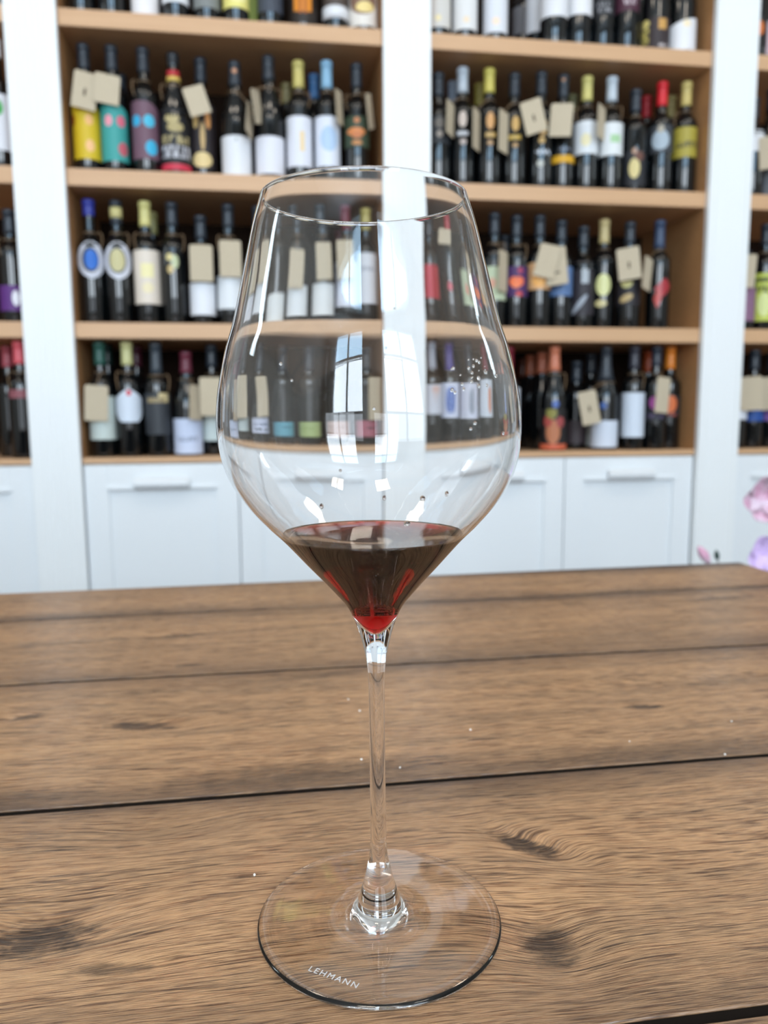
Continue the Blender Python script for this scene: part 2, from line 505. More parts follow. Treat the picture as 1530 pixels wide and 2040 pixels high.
link('apron', box('apron', XL + .1, XR - .06, .0, .72, .06, TABLE - .0385), mat('dark counter panel', '4a3a30', .6), table)
link('plinth', box('plinth', XL + .14, XR - .1, .04, .68, 0, .0598), M_GAP, table)

# ------------------------------------------------------------------ the wine glass
GX, GY = .0338, .2451
def lean(z):
    return float(np.interp(z, [0, .1, .14, .17, .24], [0, -.0005, -.0013, -.0020, -.0031]))
OUT = [(.0317, .2403), (.0342, .2324), (.0379, .2174), (.0417, .2020), (.0442, .1943), (.0461, .1865), (.0475, .1786), (.0480, .1706), (.0473, .1626),
       (.0449, .1545), (.0400, .1464), (.0343, .1398), (.0288, .1344), (.0217, .1265), (.0141, .1181), (.0090, .1118), (.0066, .1065), (.0052, .1022),
       (.0040, .0972), (.0031, .0920), (.00272, .0850), (.00266, .0700), (.00268, .0500), (.00276, .0330), (.0029, .0262), (.0036, .0218), (.0049, .0160),
       (.0066, .0105), (.0080, .0068), (.0102, .0046), (.0145, .0034), (.0220, .0028), (.0320, .0024), (.0385, .0022)]
INN = [(.0, .1033), (.0010, .1036), (.0024, .1050), (.0046, .1080), (.0077, .1118), (.0127, .1181), (.0202, .1265), (.0273, .1344), (.0328, .1398),
       (.0386, .1464), (.0436, .1545), (.0461, .1626), (.0469, .1706), (.0464, .1786), (.0451, .1865), (.0432, .1943), (.0408, .2020), (.0370, .2174), (.0334, .2324), (.0309, .2403)]
def smooth_curve(pts, n=6):
    pts = [Vector(p + (0,)) for p in pts]
    out = []
    for i in range(len(pts) - 1):
        p1, p2 = pts[i], pts[i + 1]
        p0 = pts[i - 1] if i else p1 * 2 - p2
        p3 = pts[i + 2] if i + 2 < len(pts) else p2 * 2 - p1
        # centripetal Catmull-Rom
        t0 = 0.0; t1 = t0 + max((p1 - p0).length, 1e-9) ** .5; t2 = t1 + max((p2 - p1).length, 1e-9) ** .5; t3 = t2 + max((p3 - p2).length, 1e-9) ** .5
        for k in range(n):
            t = t1 + (t2 - t1) * k / n
            a1 = p0 * ((t1 - t) / (t1 - t0)) + p1 * ((t - t0) / (t1 - t0))
            a2 = p1 * ((t2 - t) / (t2 - t1)) + p2 * ((t - t1) / (t2 - t1))
            a3 = p2 * ((t3 - t) / (t3 - t2)) + p3 * ((t - t2) / (t3 - t2))
            b1 = a1 * ((t2 - t) / (t2 - t0)) + a2 * ((t - t0) / (t2 - t0))
            b2 = a2 * ((t3 - t) / (t3 - t1)) + a3 * ((t - t1) / (t3 - t1))
            c = b1 * ((t2 - t) / (t2 - t1)) + b2 * ((t - t1) / (t2 - t1))
            out.append((max(c.x, 0.0), c.y))
    out.append((pts[-1].x, pts[-1].y))
    return out
inner = smooth_curve(INN)
inner[0] = (0.0, inner[0][1])
kw = next(i for i, p_ in enumerate(inner) if p_[1] > LEVEL)
inner.insert(kw, (float(np.interp(LEVEL, [z for r, z in inner], [r for r, z in inner])), LEVEL))
outer = smooth_curve(OUT)
rim = [(.0313 + .0004 * math.cos(t), .2403 + .0004 * math.sin(t)) for t in (PI * .8, PI * .5, PI * .2)]
foot_edge = [(.0396, .00212), (.0406, .0019), (.0413, .0016), (.0418, .00122), (.04205, .00085), (.0420, .0006), (.0417, .00038), (.0412, .00024), (.0406, .0002)]
under = [(.035, .0004), (.027, .0007), (.018, .0009), (.009, .0010), (0.0, .0010)]
full = inner + rim + outer + foot_edge + under
SEG = 144
full_me = lathe('wine_glass', full, SEG, True, lean)
bm = bmesh.new(); bm.from_mesh(full_me); bmesh.ops.recalc_face_normals(bm, faces=bm.faces[:]); bm.to_mesh(full_me); bm.free()
nrm = [Vector(v.normal) for v in full_me.vertices]
glass = thing('wine_glass', 'tall thin-stemmed wine glass with angular bowl standing on the plank table', 'wine glass', (GX, GY, TABLE))
start_out = len(inner) + len(rim)
i1 = start_out + min(range(len(outer)), key=lambda i: abs(outer[i][1] - .1000))
i2 = start_out + min(range(len(outer)), key=lambda i: abs(outer[i][1] - .0230))
ring_of = []
for i, (r, z) in enumerate(full):
    ring_of += [i] if r < 1e-7 else [i] * SEG
def glass_piece(name, a, b):
    keep = [v for v in range(len(full_me.vertices)) if a <= ring_of[v] <= b]
    new = {v: i for i, v in enumerate(keep)}
    fs = [tuple(new[v] for v in p.vertices) for p in full_me.polygons if all(v in new for v in p.vertices)]
    me = mesh(name, [full_me.vertices[v].co for v in keep], fs, True)
    me.normals_split_custom_set_from_vertices([nrm[v] for v in keep])
    return link(name, me, M_GLASS, glass)
bowl = glass_piece('bowl', 0, i1)
bowl.data.materials.append(M_WET)
n_in = 1 + (len(inner) - 1) * SEG                              # vertices of the inside come first
for p_ in bowl.data.polygons:
    if max(p_.vertices) < n_in and max(bowl.data.vertices[v].co.z for v in p_.vertices) < LEVEL + .00002:
        p_.material_index = 1
glass_piece('stem', i1, i2)
foot = glass_piece('foot', i2, len(full) - 1)

# maker's name etched in the foot
fc = bpy.data.curves.new('etched_lettering', 'FONT')
fc.body = 'LEHMANN'
fc.size = .0032
fc.space_character = 1.25
fc.extrude = .00003
fo = bpy.data.objects.new('t', fc); COL.objects.link(fo)
bpy.context.view_layer.update()
tme = bpy.data.meshes.new_from_object(fo.evaluated_get(bpy.context.evaluated_depsgraph_get()))
bpy.data.objects.remove(fo)
M_ETCH = mat('etched white', 'd2d2d4', .6)
tx = link('etched_lettering', tme, M_ETCH, foot, (0.0076 - GX, 0.2209 - GY, .00255))
tx.rotation_euler = (0, 0, -0.606)
tx['label'] = 'small pale etched lettering on the foot'

# the wine itself, touching the inside of the bowl
wp = [(max(r - .00006, 0.0) if r > 1e-6 else 0.0, z + .00006) for r, z in inner if z < LEVEL - .0004]
rw = float(np.interp(LEVEL, [z for r, z in inner], [r for r, z in inner])) - .00004
wp += [(rw, LEVEL + .0003), (rw - .0005, LEVEL + .0001), (rw - .0014, LEVEL), (rw * .5, LEVEL), (0.0, LEVEL)]
wme = lathe('red_wine', wp, SEG, True, lean)
bm = bmesh.new(); bm.from_mesh(wme); bmesh.ops.recalc_face_normals(bm, faces=bm.faces[:]); bm.to_mesh(wme); bm.free()
wine = link('red_wine', wme, M_WINE, None, (GX, GY, TABLE))
tag(wine, 'dark red wine filling the pointed bottom of the glass', 'wine')

# beads of wine and water clinging to the inside of the bowl
drng = random.Random(3)
def bead(bm, ang, z, s, tall=1.0):
    r = float(np.interp(z, [b for a, b in inner], [a for a, b in inner]))
    M = Matrix.Translation((lean(z) + (r - s * .15) * math.cos(ang), (r - s * .15) * math.sin(ang), z)) @ Matrix.Rotation(ang, 4, 'Z') @ Matrix.Diagonal((s * .55, s, s * tall, 1))
    bmesh.ops.create_icosphere(bm, subdivisions=2, radius=1.0, matrix=M)
bm = bmesh.new()
for k in range(30):
    u = drng.uniform(.36, .64)
    bead(bm, -math.acos(u), drng.uniform(.181, .189) + (u - .5) * .008, drng.choice((.0002, .00025, .0003, .0005, .0006)))
for u, z, s, tl in ((.50, .172, .0006, 1.0), (.47, .1705, .0005, 1), (.70, .185, .0006, 1.2), (.72, .169, .0005, 1.4), (.20, .152, .0008, 1.1), (.36, .153, .0006, 1.3), (-.05, .1525, .0005, 1.5), (-.45, .150, .0006, 1.4),
                    (.13, .1447, .0010, .9), (-.55, .1835, .0004, 1), (-.30, .160, .0004, 1), (-.10, .176, .0004, 1), (-.02, .1915, .0004, 1.3), (.05, .202, .0003, 1), (-.62, .188, .0005, 1)):
    bead(bm, -math.acos(u), z, s, tl)
dme = bpy.data.meshes.new('droplets'); bm.to_mesh(dme); bm.free(); dme.shade_smooth()
dr_ = link('droplets', dme, M_GLASS, glass)
dr_['kind'] = 'stuff'

# ------------------------------------------------------------------ bottles
DATA = [
    {'n': 'black bottle with bare base, leftmost', 's': 'A', 'b': 'L', 'p': [-0.4424, 2.18], 't': 'bdx', 'h': 0.302, 'r': 0.2, 'c': '2b323b', 'cl': 0.062},
    {'n': 'black bottle with bare base, second from left', 's': 'A', 'b': 'L', 'p': [-0.3688, 2.18], 't': 'bdx', 'h': 0.302, 'r': 0.168, 'c': '2b323b', 'cl': 0.062},
    {'n': 'bottle with red triangle on white label', 's': 'A', 'b': 'L', 'p': [-0.287, 2.18], 't': 'bdx', 'h': 0.302, 'r': 0.131, 'c': '2b323b', 'cl': 0.062, 'l': ['e9e6e8', 0.0114, 0.1254, 'rect', 82], 'm': [['tri', 0, 0.45, 0.62, 0.36, 'a8283a']]},
    {'n': 'bottle with high white label', 's': 'A', 'b': 'L', 'p': [-0.2106, 2.18], 't': 'bdx', 'h': 0.302, 'r': 0.096, 'c': '2b323b', 'cl': 0.062, 'l': ['e4e6ea', 0.0448, 0.1425, 'rect', 80]},
    {'n': 'bottle with grey green label', 's': 'A', 'b': 'L', 'p': [-0.1321, 2.18], 't': 'bdx', 'h': 0.302, 'r': 0.061, 'c': '2b323b', 'cl': 0.062, 'l': ['7d8180', 0.0368, 0.1364, 'rect', 80]},
    {'n': 'bottle with pale yellow label', 's': 'A', 'b': 'L', 'p': [-0.0578, 2.18], 't': 'bdx', 'h': 0.302, 'r': 0.027, 'c': '2b323b', 'cl': 0.062, 'l': ['e6dc80', 0.0416, 0.1535, 'rect', 80], 'm': [['e', 0.1, 0.25, 0.5, 0.12, 'f4eaa8']]},
    {'n': 'bottle with lime green strip label', 's': 'A', 'b': 'L', 'p': [-0.0158, 2.265], 't': 'bdx', 'h': 0.302, 'r': 0.007, 'c': '2b323b', 'cl': 0.062, 'l': ['a6b65a', 0.0518, 0.1993, 'rect', 80]},
    {'n': 'bottle with slate grey label', 's': 'A', 'b': 'L', 'p': [0.0302, 2.18], 't': 'bdx', 'h': 0.302, 'r': -0.014, 'c': '2b323b', 'cl': 0.062, 'l': ['3c4350', 0.0377, 0.148, 'rect', 75]},
    {'n': 'wide bottle with orange emblem on dark label', 's': 'A', 'b': 'L', 'p': [0.1156, 2.1849], 't': 'bur', 'h': 0.302, 'r': -0.053, 'c': '2b323b', 'cl': 0.062, 'l': ['241a14', 0.0164, 0.1421, 'rect', 80], 'm': [['r', 0, 0.42, 0.45, 0.2, 'e08a20'], ['r', -0.13, 0.42, 0.08, 0.24, 'b06010'], ['r', 0.13, 0.42, 0.08, 0.24, 'b06010']]},
    {'n': 'bottle with white band below brown label', 's': 'A', 'b': 'L', 'p': [0.2015, 2.18], 't': 'bdx', 'h': 0.302, 'r': -0.092, 'c': '2b323b', 'cl': 0.062, 'l': ['4d423c', 0.0633, 0.1722, 'rect', 85], 'e': [['e3e5ea', 0.0, 0.0487, 0.0935, 0.0307, 'band']]},
    {'n': 'bottle with gold scrollwork on white label', 's': 'A', 'b': 'L', 'p': [0.276, 2.1849], 't': 'bur', 'h': 0.302, 'r': -0.126, 'c': '2b323b', 'cl': 0.062, 'l': ['e6e0d8', 0.0193, 0.1537, 'rect', 85], 'm': [['e', 0, 0.5, 0.7, 0.3, '8a6a58'], ['e', 0.1, 0.34, 0.45, 0.1, 'f0d890']]},
    {'n': 'bottle with cream label and small gold seal', 's': 'A', 'b': 'R', 'p': [0.4798, 2.18], 't': 'bdx', 'h': 0.302, 'r': -0.217, 'c': '2b323b', 'cl': 0.062, 'l': ['d6d2cc', 0.0279, 0.1922, 'rect', 80], 'm': [['e', 0, 0.14, 0.16, 0.05, 'f2e2b0']]},
    {'n': 'bottle with white label and gold seal low', 's': 'A', 'b': 'R', 'p': [0.5535, 2.18], 't': 'bdx', 'h': 0.302, 'r': -0.249, 'c': '2b323b', 'cl': 0.062, 'l': ['e2e2e2', 0.0275, 0.1975, 'rect', 80], 'm': [['e', 0.1, 0.14, 0.18, 0.05, 'f0dcc0']]},
    {'n': 'bottle with tall bluish white label', 's': 'A', 'b': 'R', 'p': [0.6392, 2.18], 't': 'bdx', 'h': 0.302, 'r': -0.285, 'c': '2b323b', 'cl': 0.062, 'l': ['dde0e8', 0.0252, 0.1993, 'rect', 80], 'm': [['e', 0.05, 0.16, 0.22, 0.06, 'f6dfc8']]},
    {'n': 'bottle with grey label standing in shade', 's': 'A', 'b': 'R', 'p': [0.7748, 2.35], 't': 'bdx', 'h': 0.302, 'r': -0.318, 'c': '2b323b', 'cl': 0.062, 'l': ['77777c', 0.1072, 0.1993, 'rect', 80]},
    {'n': 'bottle with white label half hidden', 's': 'A', 'b': 'R', 'p': [0.7869, 2.265], 't': 'bdx', 'h': 0.302, 'r': -0.334, 'c': '2b323b', 'cl': 0.062, 'l': ['d4d6dc', 0.0744, 0.1993, 'rect', 80]},
    {'n': 'bottle with white label above wide dark base', 's': 'A', 'b': 'R', 'p': [0.8081, 2.1849], 't': 'bur', 'h': 0.302, 'r': -0.354, 'c': '2b323b', 'cl': 0.062, 'l': ['e4e5ea', 0.0774, 0.1993, 'rect', 80]},
    {'n': 'bottle with high white label touching its neighbour', 's': 'A', 'b': 'R', 'p': [0.8843, 2.2009], 't': 'bur', 'h': 0.302, 'r': -0.382, 'c': '2b323b', 'cl': 0.062, 'l': ['e6e6ea', 0.0937, 0.1993, 'rect', 80]},
    {'n': 'black bottle with fine grey lettering', 's': 'A', 'b': 'R', 'p': [0.9581, 2.204], 't': 'bdx', 'h': 0.302, 'r': -0.41, 'c': '2b323b', 'cl': 0.062, 'l': ['1b1d22', 0.0984, 0.1993, 'rect', 70], 'm': [['t', 0.3, 0.12, -0.4, 0.6, '8a8a90'], ['t', 0.15, 0.1, -0.3, 0.6, '8a8a90']]},
    {'n': 'bottle with burgundy label', 's': 'A', 'b': 'R', 'p': [1.026, 2.196], 't': 'bdx', 'h': 0.302, 'r': -0.437, 'c': '2b323b', 'cl': 0.062, 'l': ['4a2436', 0.1119, 0.1993, 'rect', 80], 'm': [['t', 0.3, 0.2, -0.2, 0.6, 'c8b8c0']]},
    {'n': 'dark bottle with gold speckled side label', 's': 'A', 'b': 'R', 'p': [1.1046, 2.265], 't': 'bdx', 'h': 0.302, 'r': -0.454, 'c': '2b323b', 'cl': 0.062, 'l': ['1a1a16', 0.0534, 0.1993, 'rect', 80], 'm': [['t', 0.3, 0.3, -0.8, 0.2, '6a5a2a']]},
    {'n': 'dark bottle with gold ornaments and purple square', 's': 'A', 'b': 'R', 'p': [1.1091, 2.1849], 't': 'bur', 'h': 0.302, 'r': -0.47, 'c': '2b323b', 'cl': 0.062, 'l': ['2e2226', 0.012, 0.0939, 'rect', 80], 'm': [['e', -0.62, 0.85, 0.3, 0.14, 'e0cf80'], ['t', 0.45, 0.5, -1, -0.35, 'd8c870'], ['r', 0.35, 0.78, 0.22, 0.17, 'c89850'], ['t', 0.1, 0.1, 0.1, 0.8, 'b8b0b0']]},
    {'n': 'sloping-shouldered bottle with slanted white label', 's': 'A', 'b': 'R', 'p': [1.1876, 2.1849], 't': 'bur', 'h': 0.302, 'r': -0.498, 'c': '2b323b', 'cl': 0.062, 'l': ['e8e9ee', 0.0127, 0.0988, 'slant', 82], 'm': [['e', 0.25, 0.8, 0.2, 0.12, 'f4e4c4']]},
    {'n': 'white-capped bottle with green mark on white label', 's': 'B', 'b': 'FL', 'p': [-0.6572, 2.18], 't': 'bdx', 'h': 0.318, 'r': 0.293, 'c': 'e6e8ec', 'cl': 0.0457, 'l': ['dfe1e8', 0.045, 0.1797, 'rect', 80], 'm': [['e', -0.05, 0.75, 0.25, 0.14, '3fa84c']]},
    {'n': 'dark bottle with purple label', 's': 'C', 'b': 'FL', 'p': [-0.6503, 2.18], 't': 'bdx', 'h': 0.2869, 'r': 0.29, 'c': '2b323b', 'cl': 0.062, 'l': ['5b2a78', 0.0299, 0.0941, 'rect', 80], 'm': [['e', 0.1, 0.5, 0.2, 0.3, 'f0f0f8']], 'w': -1},
    {'n': 'rose-capped bottle in second row', 's': 'D', 'b': 'FL', 'p': [-0.704, 2.265], 't': 'bdx', 'h': 0.3015, 'r': 0.301, 'c': 'b0505c', 'cl': 0.0581},
    {'n': 'coral-capped bottle with red ring on glass', 's': 'D', 'b': 'FL', 'p': [-0.6474, 2.18], 't': 'bdx', 'h': 0.306, 'r': 0.289, 'c': 'e0606a', 'cl': 0.0597, 'l': ['8c5058', 0.1576, 0.1797, 'rect', 60], 'w': -1},
    {'n': 'dark bottle with orange mark', 's': 'A', 'b': 'FR', 'p': [1.4089, 2.18], 't': 'bdx', 'h': 0.302, 'r': -0.574, 'c': '2b323b', 'cl': 0.062, 'l': ['1c1a1a', 0.0358, 0.1151, 'rect', 80], 'm': [['e', 0.3, 0.6, 0.3, 0.25, 'd07030']]},
    {'n': 'bottle with pale pink label', 's': 'A', 'b': 'FR', 'p': [1.4713, 2.212], 't': 'bdx', 'h': 0.302, 'r': -0.587, 'c': '2b323b', 'cl': 0.062, 'l': ['d6bcc4', 0.0312, 0.1215, 'rect', 80]},
    {'n': 'dark bottle with white label at shoulder', 's': 'B', 'b': 'FR', 'p': [1.4192, 2.18], 't': 'bdx', 'h': 0.2833, 'r': -0.577, 'c': '2b323b', 'cl': 0.062, 'l': ['dcdde0', 0.1276, 0.187, 'rect', 75], 'm': [['t', 0.75, 0.1, -0.2, 0.3, '888888']]},
    {'n': 'bottle with kraft tag above grey label', 's': 'B', 'b': 'FR', 'p': [1.4859, 2.196], 't': 'bdx', 'h': 0.318, 'r': -0.595, 'c': '2b323b', 'cl': 0.062, 'l': ['54565c', 0.0067, 0.0937, 'rect', 80], 'g': [0.0011, -0.0809, 0.1194, 0.054, 0.09, -4, 0]},
    {'n': 'bottle with kraft tag above mauve label', 's': 'C', 'b': 'FR', 'p': [1.4166, 2.18], 't': 'bdx', 'h': 0.2343, 'r': -0.576, 'c': '2b323b', 'cl': 0.062, 'l': ['8a6480', 0.0273, 0.1227, 'rect', 80], 'g': [0.0127, -0.0533, 0.1669, 0.0333, 0.0939, 3, 0]},
    {'n': 'bottle with lime yellow label', 's': 'C', 'b': 'FR', 'p': [1.4857, 2.188], 't': 'bdx', 'h': 0.3142, 'r': -0.597, 'c': '2b323b', 'cl': 0.062, 'l': ['c2cc58', 0.029, 0.1685, 'rect', 82], 'm': [['t', 0.86, 0.1, -0.7, 0.3, '4a5020'], ['t', 0.66, 0.14, -0.8, 0.3, '4a5020'], ['e', 0.1, 0.35, 0.4, 0.25, 'dce49a']], 'w': 1},
    {'n': 'bottle with white label close to the pilaster', 's': 'D', 'b': 'FR', 'p': [1.4089, 2.18], 't': 'bdx', 'h': 0.2913, 'r': -0.574, 'c': '2b323b', 'cl': 0.062, 'l': ['dadde6', 0.0867, 0.1807, 'rect', 80]},
    {'n': 'dark bottle with tag over blue band', 's': 'D', 'b': 'FR', 'p': [1.4754, 2.196], 't': 'bdx', 'h': 0.2974, 'r': -0.592, 'c': '2b323b', 'cl': 0.062, 'l': ['24509c', 0.0815, 0.1406, 'rect', 80], 'g': [-0.0039, -0.084, 0.1638, 0.0592, 0.0997, -3, 0]},
    {'n': 'dark bottle with tag over violet band', 's': 'D', 'b': 'FR', 'p': [1.5446, 2.208], 't': 'bdx', 'h': 0.2942, 'r': -0.61, 'c': '2b323b', 'cl': 0.062, 'l': ['7e5aa0', 0.0825, 0.1222, 'rect', 80], 'g': [-0.0039, -0.0804, 0.1641, 0.0535, 0.0975, -4, 0]},
    {'n': 'bottle with yellow label and square kraft tag', 's': 'B', 'b': 'L', 'p': [-0.4455, 2.18], 't': 'bdx', 'h': 0.318, 'r': 0.202, 'c': '2b323b', 'cl': 0.062, 'l': ['d4b620', 0.0317, 0.1688, 'slant2', 85], 'm': [['e', 0.12, 0.7, 0.2, 0.1, 'f0b878'], ['e', 0.12, 0.24, 0.22, 0.11, 'f4c088'], ['e', -0.8, 0.7, 0.16, 0.1, 'a04a18']], 'g': [-0.0004, -0.0489, 0.1906, 0.0574, 0.0888, 9, 0]},
    {'n': 'bottle with teal label and leaning kraft tag', 's': 'B', 'b': 'L', 'p': [-0.3769, 2.18], 't': 'bdx', 'h': 0.318, 'r': 0.171, 'c': '2b323b', 'cl': 0.062, 'l': ['3a9c98', 0.0295, 0.1697, 'slant2', 85], 'm': [['e', -0.3, 0.7, 0.2, 0.1, 'e898a8'], ['e', 0.35, 0.7, 0.24, 0.1, 'd86a80'], ['e', 0.42, 0.22, 0.28, 0.12, 'c4606e']], 'g': [-0.0138, -0.0457, 0.1972, 0.0603, 0.0708, 6, 0]},
    {'n': 'dark bottle hidden behind teal label', 's': 'B', 'b': 'L', 'p': [-0.3833, 2.35], 't': 'bdx', 'h': 0.318, 'r': 0.162, 'c': '2b323b', 'cl': 0.062},
    {'n': 'bottle with mauve label and sky blue dots', 's': 'B', 'b': 'L', 'p': [-0.2987, 2.18], 't': 'bdx', 'h': 0.318, 'r': 0.136, 'c': '2b323b', 'cl': 0.062, 'l': ['6e5060', 0.0375, 0.1796, 'slant2', 85], 'm': [['e', -0.5, 0.66, 0.26, 0.1, '2fa8d4'], ['e', 0.2, 0.66, 0.3, 0.11, '48b8d8'], ['e', 0.28, 0.2, 0.32, 0.13, '38b0d8']], 'w': -1},
    {'n': 'dark bottle with red neck band and red foot', 's': 'B', 'b': 'L', 'p': [-0.224, 2.1849], 't': 'bur', 'h': 0.3112, 'r': 0.102, 'c': '22262c', 'cl': 0.0295, 'l': ['17181c', 0.0131, 0.165, 'rect', 82], 'm': [['e', -0.15, 0.85, 0.35, 0.09, 'b8a878'], ['e', 0, 0.7, 0.4, 0.08, 'b0a070'], ['t', 0.5, 0.14, -0.7, 0.7, 'a89a70'], ['t', 0.3, 0.2, -0.75, 0.75, 'c8c8d0'], ['r', 0, 0.05, 1.2, 0.055, 'c83048']], 'e': [['b83038', 0.0, 0.2586, 0.0266, 0.016, 'ring'], ['d8b860', 0.0, 0.2453, 0.0266, 0.012, 'ring']], 'w': -1},
    {'n': 'bottle with gold figure and diamond-tilted tag', 's': 'B', 'b': 'L', 'p': [-0.1563, 2.212], 't': 'bdx', 'h': 0.3143, 'r': 0.071, 'c': '2b323b', 'cl': 0.062, 'l': ['2a2326', 0.0278, 0.1925, 'rect', 84], 'm': [['e', -0.35, 0.76, 0.16, 0.13, 'd8b878', 35], ['e', 0.3, 0.76, 0.16, 0.13, 'e0a060', -35], ['e', 0, 0.5, 0.13, 0.22, 'c8a870'], ['e', -0.05, 0.14, 0.55, 0.12, 'e0c890']], 'g': [-0.0117, -0.0765, 0.1816, 0.0541, 0.0704, -18, 0]},
    {'n': 'bottle with white label and copper-dotted cap', 's': 'B', 'b': 'L', 'p': [-0.067, 2.1849], 't': 'bur', 'h': 0.2991, 'r': 0.031, 'c': '2b323b', 'cl': 0.062, 'l': ['e3e5ea', 0.0065, 0.1055, 'rect', 80], 'm': [['r', 0, 0.9, 0.06, 0.04, 'a8b0b0']], 'e': [['c08a68', 0.0, 0.2732, 0.0134, 0.0134, 'disk_top']], 'g': [0.035, -0.0546, 0.1378, 0.05, 0.0834, 16, 72]},
    {'n': 'tallest bottle with white label and open tag loop', 's': 'B', 'b': 'L', 'p': [0.0215, 2.1849], 't': 'bur', 'h': 0.318, 'r': -0.01, 'c': '2b323b', 'cl': 0.062, 'l': ['e0e1ea', 0.0135, 0.1081, 'rect', 80], 'g': [-0.0311, -0.0538, 0.1732, 0.05, 0.0812, -18, 66], 'w': 1},
    {'n': 'yellow-capped bottle with white label and gold seal', 's': 'B', 'b': 'L', 'p': [0.1, 2.18], 't': 'bdx', 'h': 0.3076, 'r': -0.046, 'c': 'c8ba6c', 'cl': 0.0691, 'l': ['e0e2ec', 0.0343, 0.1617, 'rect', 84], 'm': [['r', 0.15, 0.5, 0.12, 0.2, 'ecd2a0']], 'w': 1},
    {'n': 'olive-capped bottle peeping from second row', 's': 'B', 'b': 'L', 'p': [0.0706, 2.265], 't': 'bdx', 'h': 0.2847, 'r': -0.031, 'c': '80744a', 'cl': 0.055},
    {'n': 'sky-blue-capped bottle with pale blue patch on white label', 's': 'B', 'b': 'L', 'p': [0.1754, 2.18], 't': 'bdx', 'h': 0.3119, 'r': -0.08, 'c': '88b4d2', 'cl': 0.0707, 'l': ['dfe4f0', 0.0372, 0.1652, 'rect', 84], 'm': [['e', 0.1, 0.55, 0.5, 0.25, 'b4cdea']], 'g': [0.0323, -0.0462, 0.1812, 0.05, 0.0819, -8, 70]},
    {'n': 'steel-blue-capped bottle in second row', 's': 'B', 'b': 'L', 'p': [0.1472, 2.265], 't': 'bdx', 'h': 0.3123, 'r': -0.065, 'c': '3e6c9c', 'cl': 0.0657},
    {'n': 'bottle with bottle-green label and orange script', 's': 'B', 'b': 'L', 'p': [0.2557, 2.18], 't': 'bdx', 'h': 0.3101, 'r': -0.117, 'c': '2b323b', 'cl': 0.062, 'l': ['3c4a38', 0.0902, 0.169, 'rect', 84], 'm': [['e', 0, 0.86, 0.16, 0.09, 'c88050'], ['e', -0.05, 0.5, 0.55, 0.13, 'd88850'], ['e', 0, 0.38, 0.3, 0.1, 'c87848'], ['e', 0, 0.14, 0.3, 0.07, 'c88850']], 'g': [0.0349, -0.0448, 0.1752, 0.05, 0.0851, -22, 72], 'w': -1},
    {'n': 'dark bottle with faint grey label by the pilaster', 's': 'B', 'b': 'R', 'p': [0.4806, 2.18], 't': 'bdx', 'h': 0.2994, 'r': -0.217, 'c': '2b323b', 'cl': 0.062, 'l': ['26292e', 0.1086, 0.1795, 'rect', 75], 'm': [['e', 0.1, 0.75, 0.3, 0.2, '6e665e'], ['e', 0.1, 0.35, 0.2, 0.12, 'a09488']]},
    {'n': 'silver-capped bottle with silver emblem', 's': 'B', 'b': 'R', 'p': [0.5496, 2.184], 't': 'bdx', 'h': 0.318, 'r': -0.247, 'c': 'b9c2cc', 'cl': 0.0664, 'e': [['c9b8ac', 0.042, 0.1751, 0.0224, 0.0421, 'disk'], ['c4c4c8', 0.042, 0.1388, 0.0309, 0.0112, 'rect'], ['b8a8a0', 0.084, 0.1168, 0.0182, 0.0168, 'disk']], 'g': [-0.0324, -0.0583, 0.1693, 0.05, 0.087, 4, 68]},
    {'n': 'grey-capped bottle behind the silver cap', 's': 'B', 'b': 'R', 'p': [0.5419, 2.265], 't': 'bdx', 'h': 0.3148, 'r': -0.235, 'c': '7f8896', 'cl': 0.058},
    {'n': 'yellow-capped bottle with amber emblem', 's': 'B', 'b': 'R', 'p': [0.6243, 2.18], 't': 'bdx', 'h': 0.318, 'r': -0.279, 'c': 'cdbf5e', 'cl': 0.0641, 'e': [['d09a5a', 0.126, 0.1732, 0.0225, 0.045, 'disk'], ['c8a460', 0.168, 0.1368, 0.0281, 0.0127, 'rect'], ['b89060', 0.126, 0.116, 0.0169, 0.0141, 'disk']], 'g': [-0.0336, -0.0602, 0.1429, 0.05, 0.1041, 0, 70]},
    {'n': 'mustard-capped bottle in second row', 's': 'B', 'b': 'R', 'p': [0.6204, 2.265], 't': 'bdx', 'h': 0.3136, 'r': -0.267, 'c': '93843c', 'cl': 0.0623},
    {'n': 'black-capped bottle with gold emblem and edge-on tag', 's': 'B', 'b': 'R', 'p': [0.6965, 2.18], 't': 'bdx', 'h': 0.3098, 'r': -0.309, 'c': '2b323b', 'cl': 0.062, 'e': [['c49a4c', 0.127, 0.1687, 0.0212, 0.0396, 'disk'], ['b89840', 0.084, 0.1334, 0.0339, 0.0127, 'rect'], ['b08850', 0.127, 0.1125, 0.0156, 0.0127, 'disk']], 'g': [-0.0281, -0.06, 0.1411, 0.05, 0.1075, 2, 62]},
    {'n': 'black bottle with tilted tag above white script', 's': 'B', 'b': 'R', 'p': [0.7737, 2.18], 't': 'bdx', 'h': 0.318, 'r': -0.341, 'c': '2b323b', 'cl': 0.062, 'e': [['d8b070', 0.17, 0.1631, 0.0256, 0.0483, 'disk'], ['c8a058', 0.127, 0.1289, 0.0185, 0.0171, 'disk'], ['c6cdd8', 0.257, 0.0985, 0.0426, 0.0227, 'script'], ['b8b8b0', 0.042, 0.0681, 0.0199, 0.0185, 'disk']], 'g': [-0.0193, -0.0609, 0.183, 0.0569, 0.0881, -14, 0]},
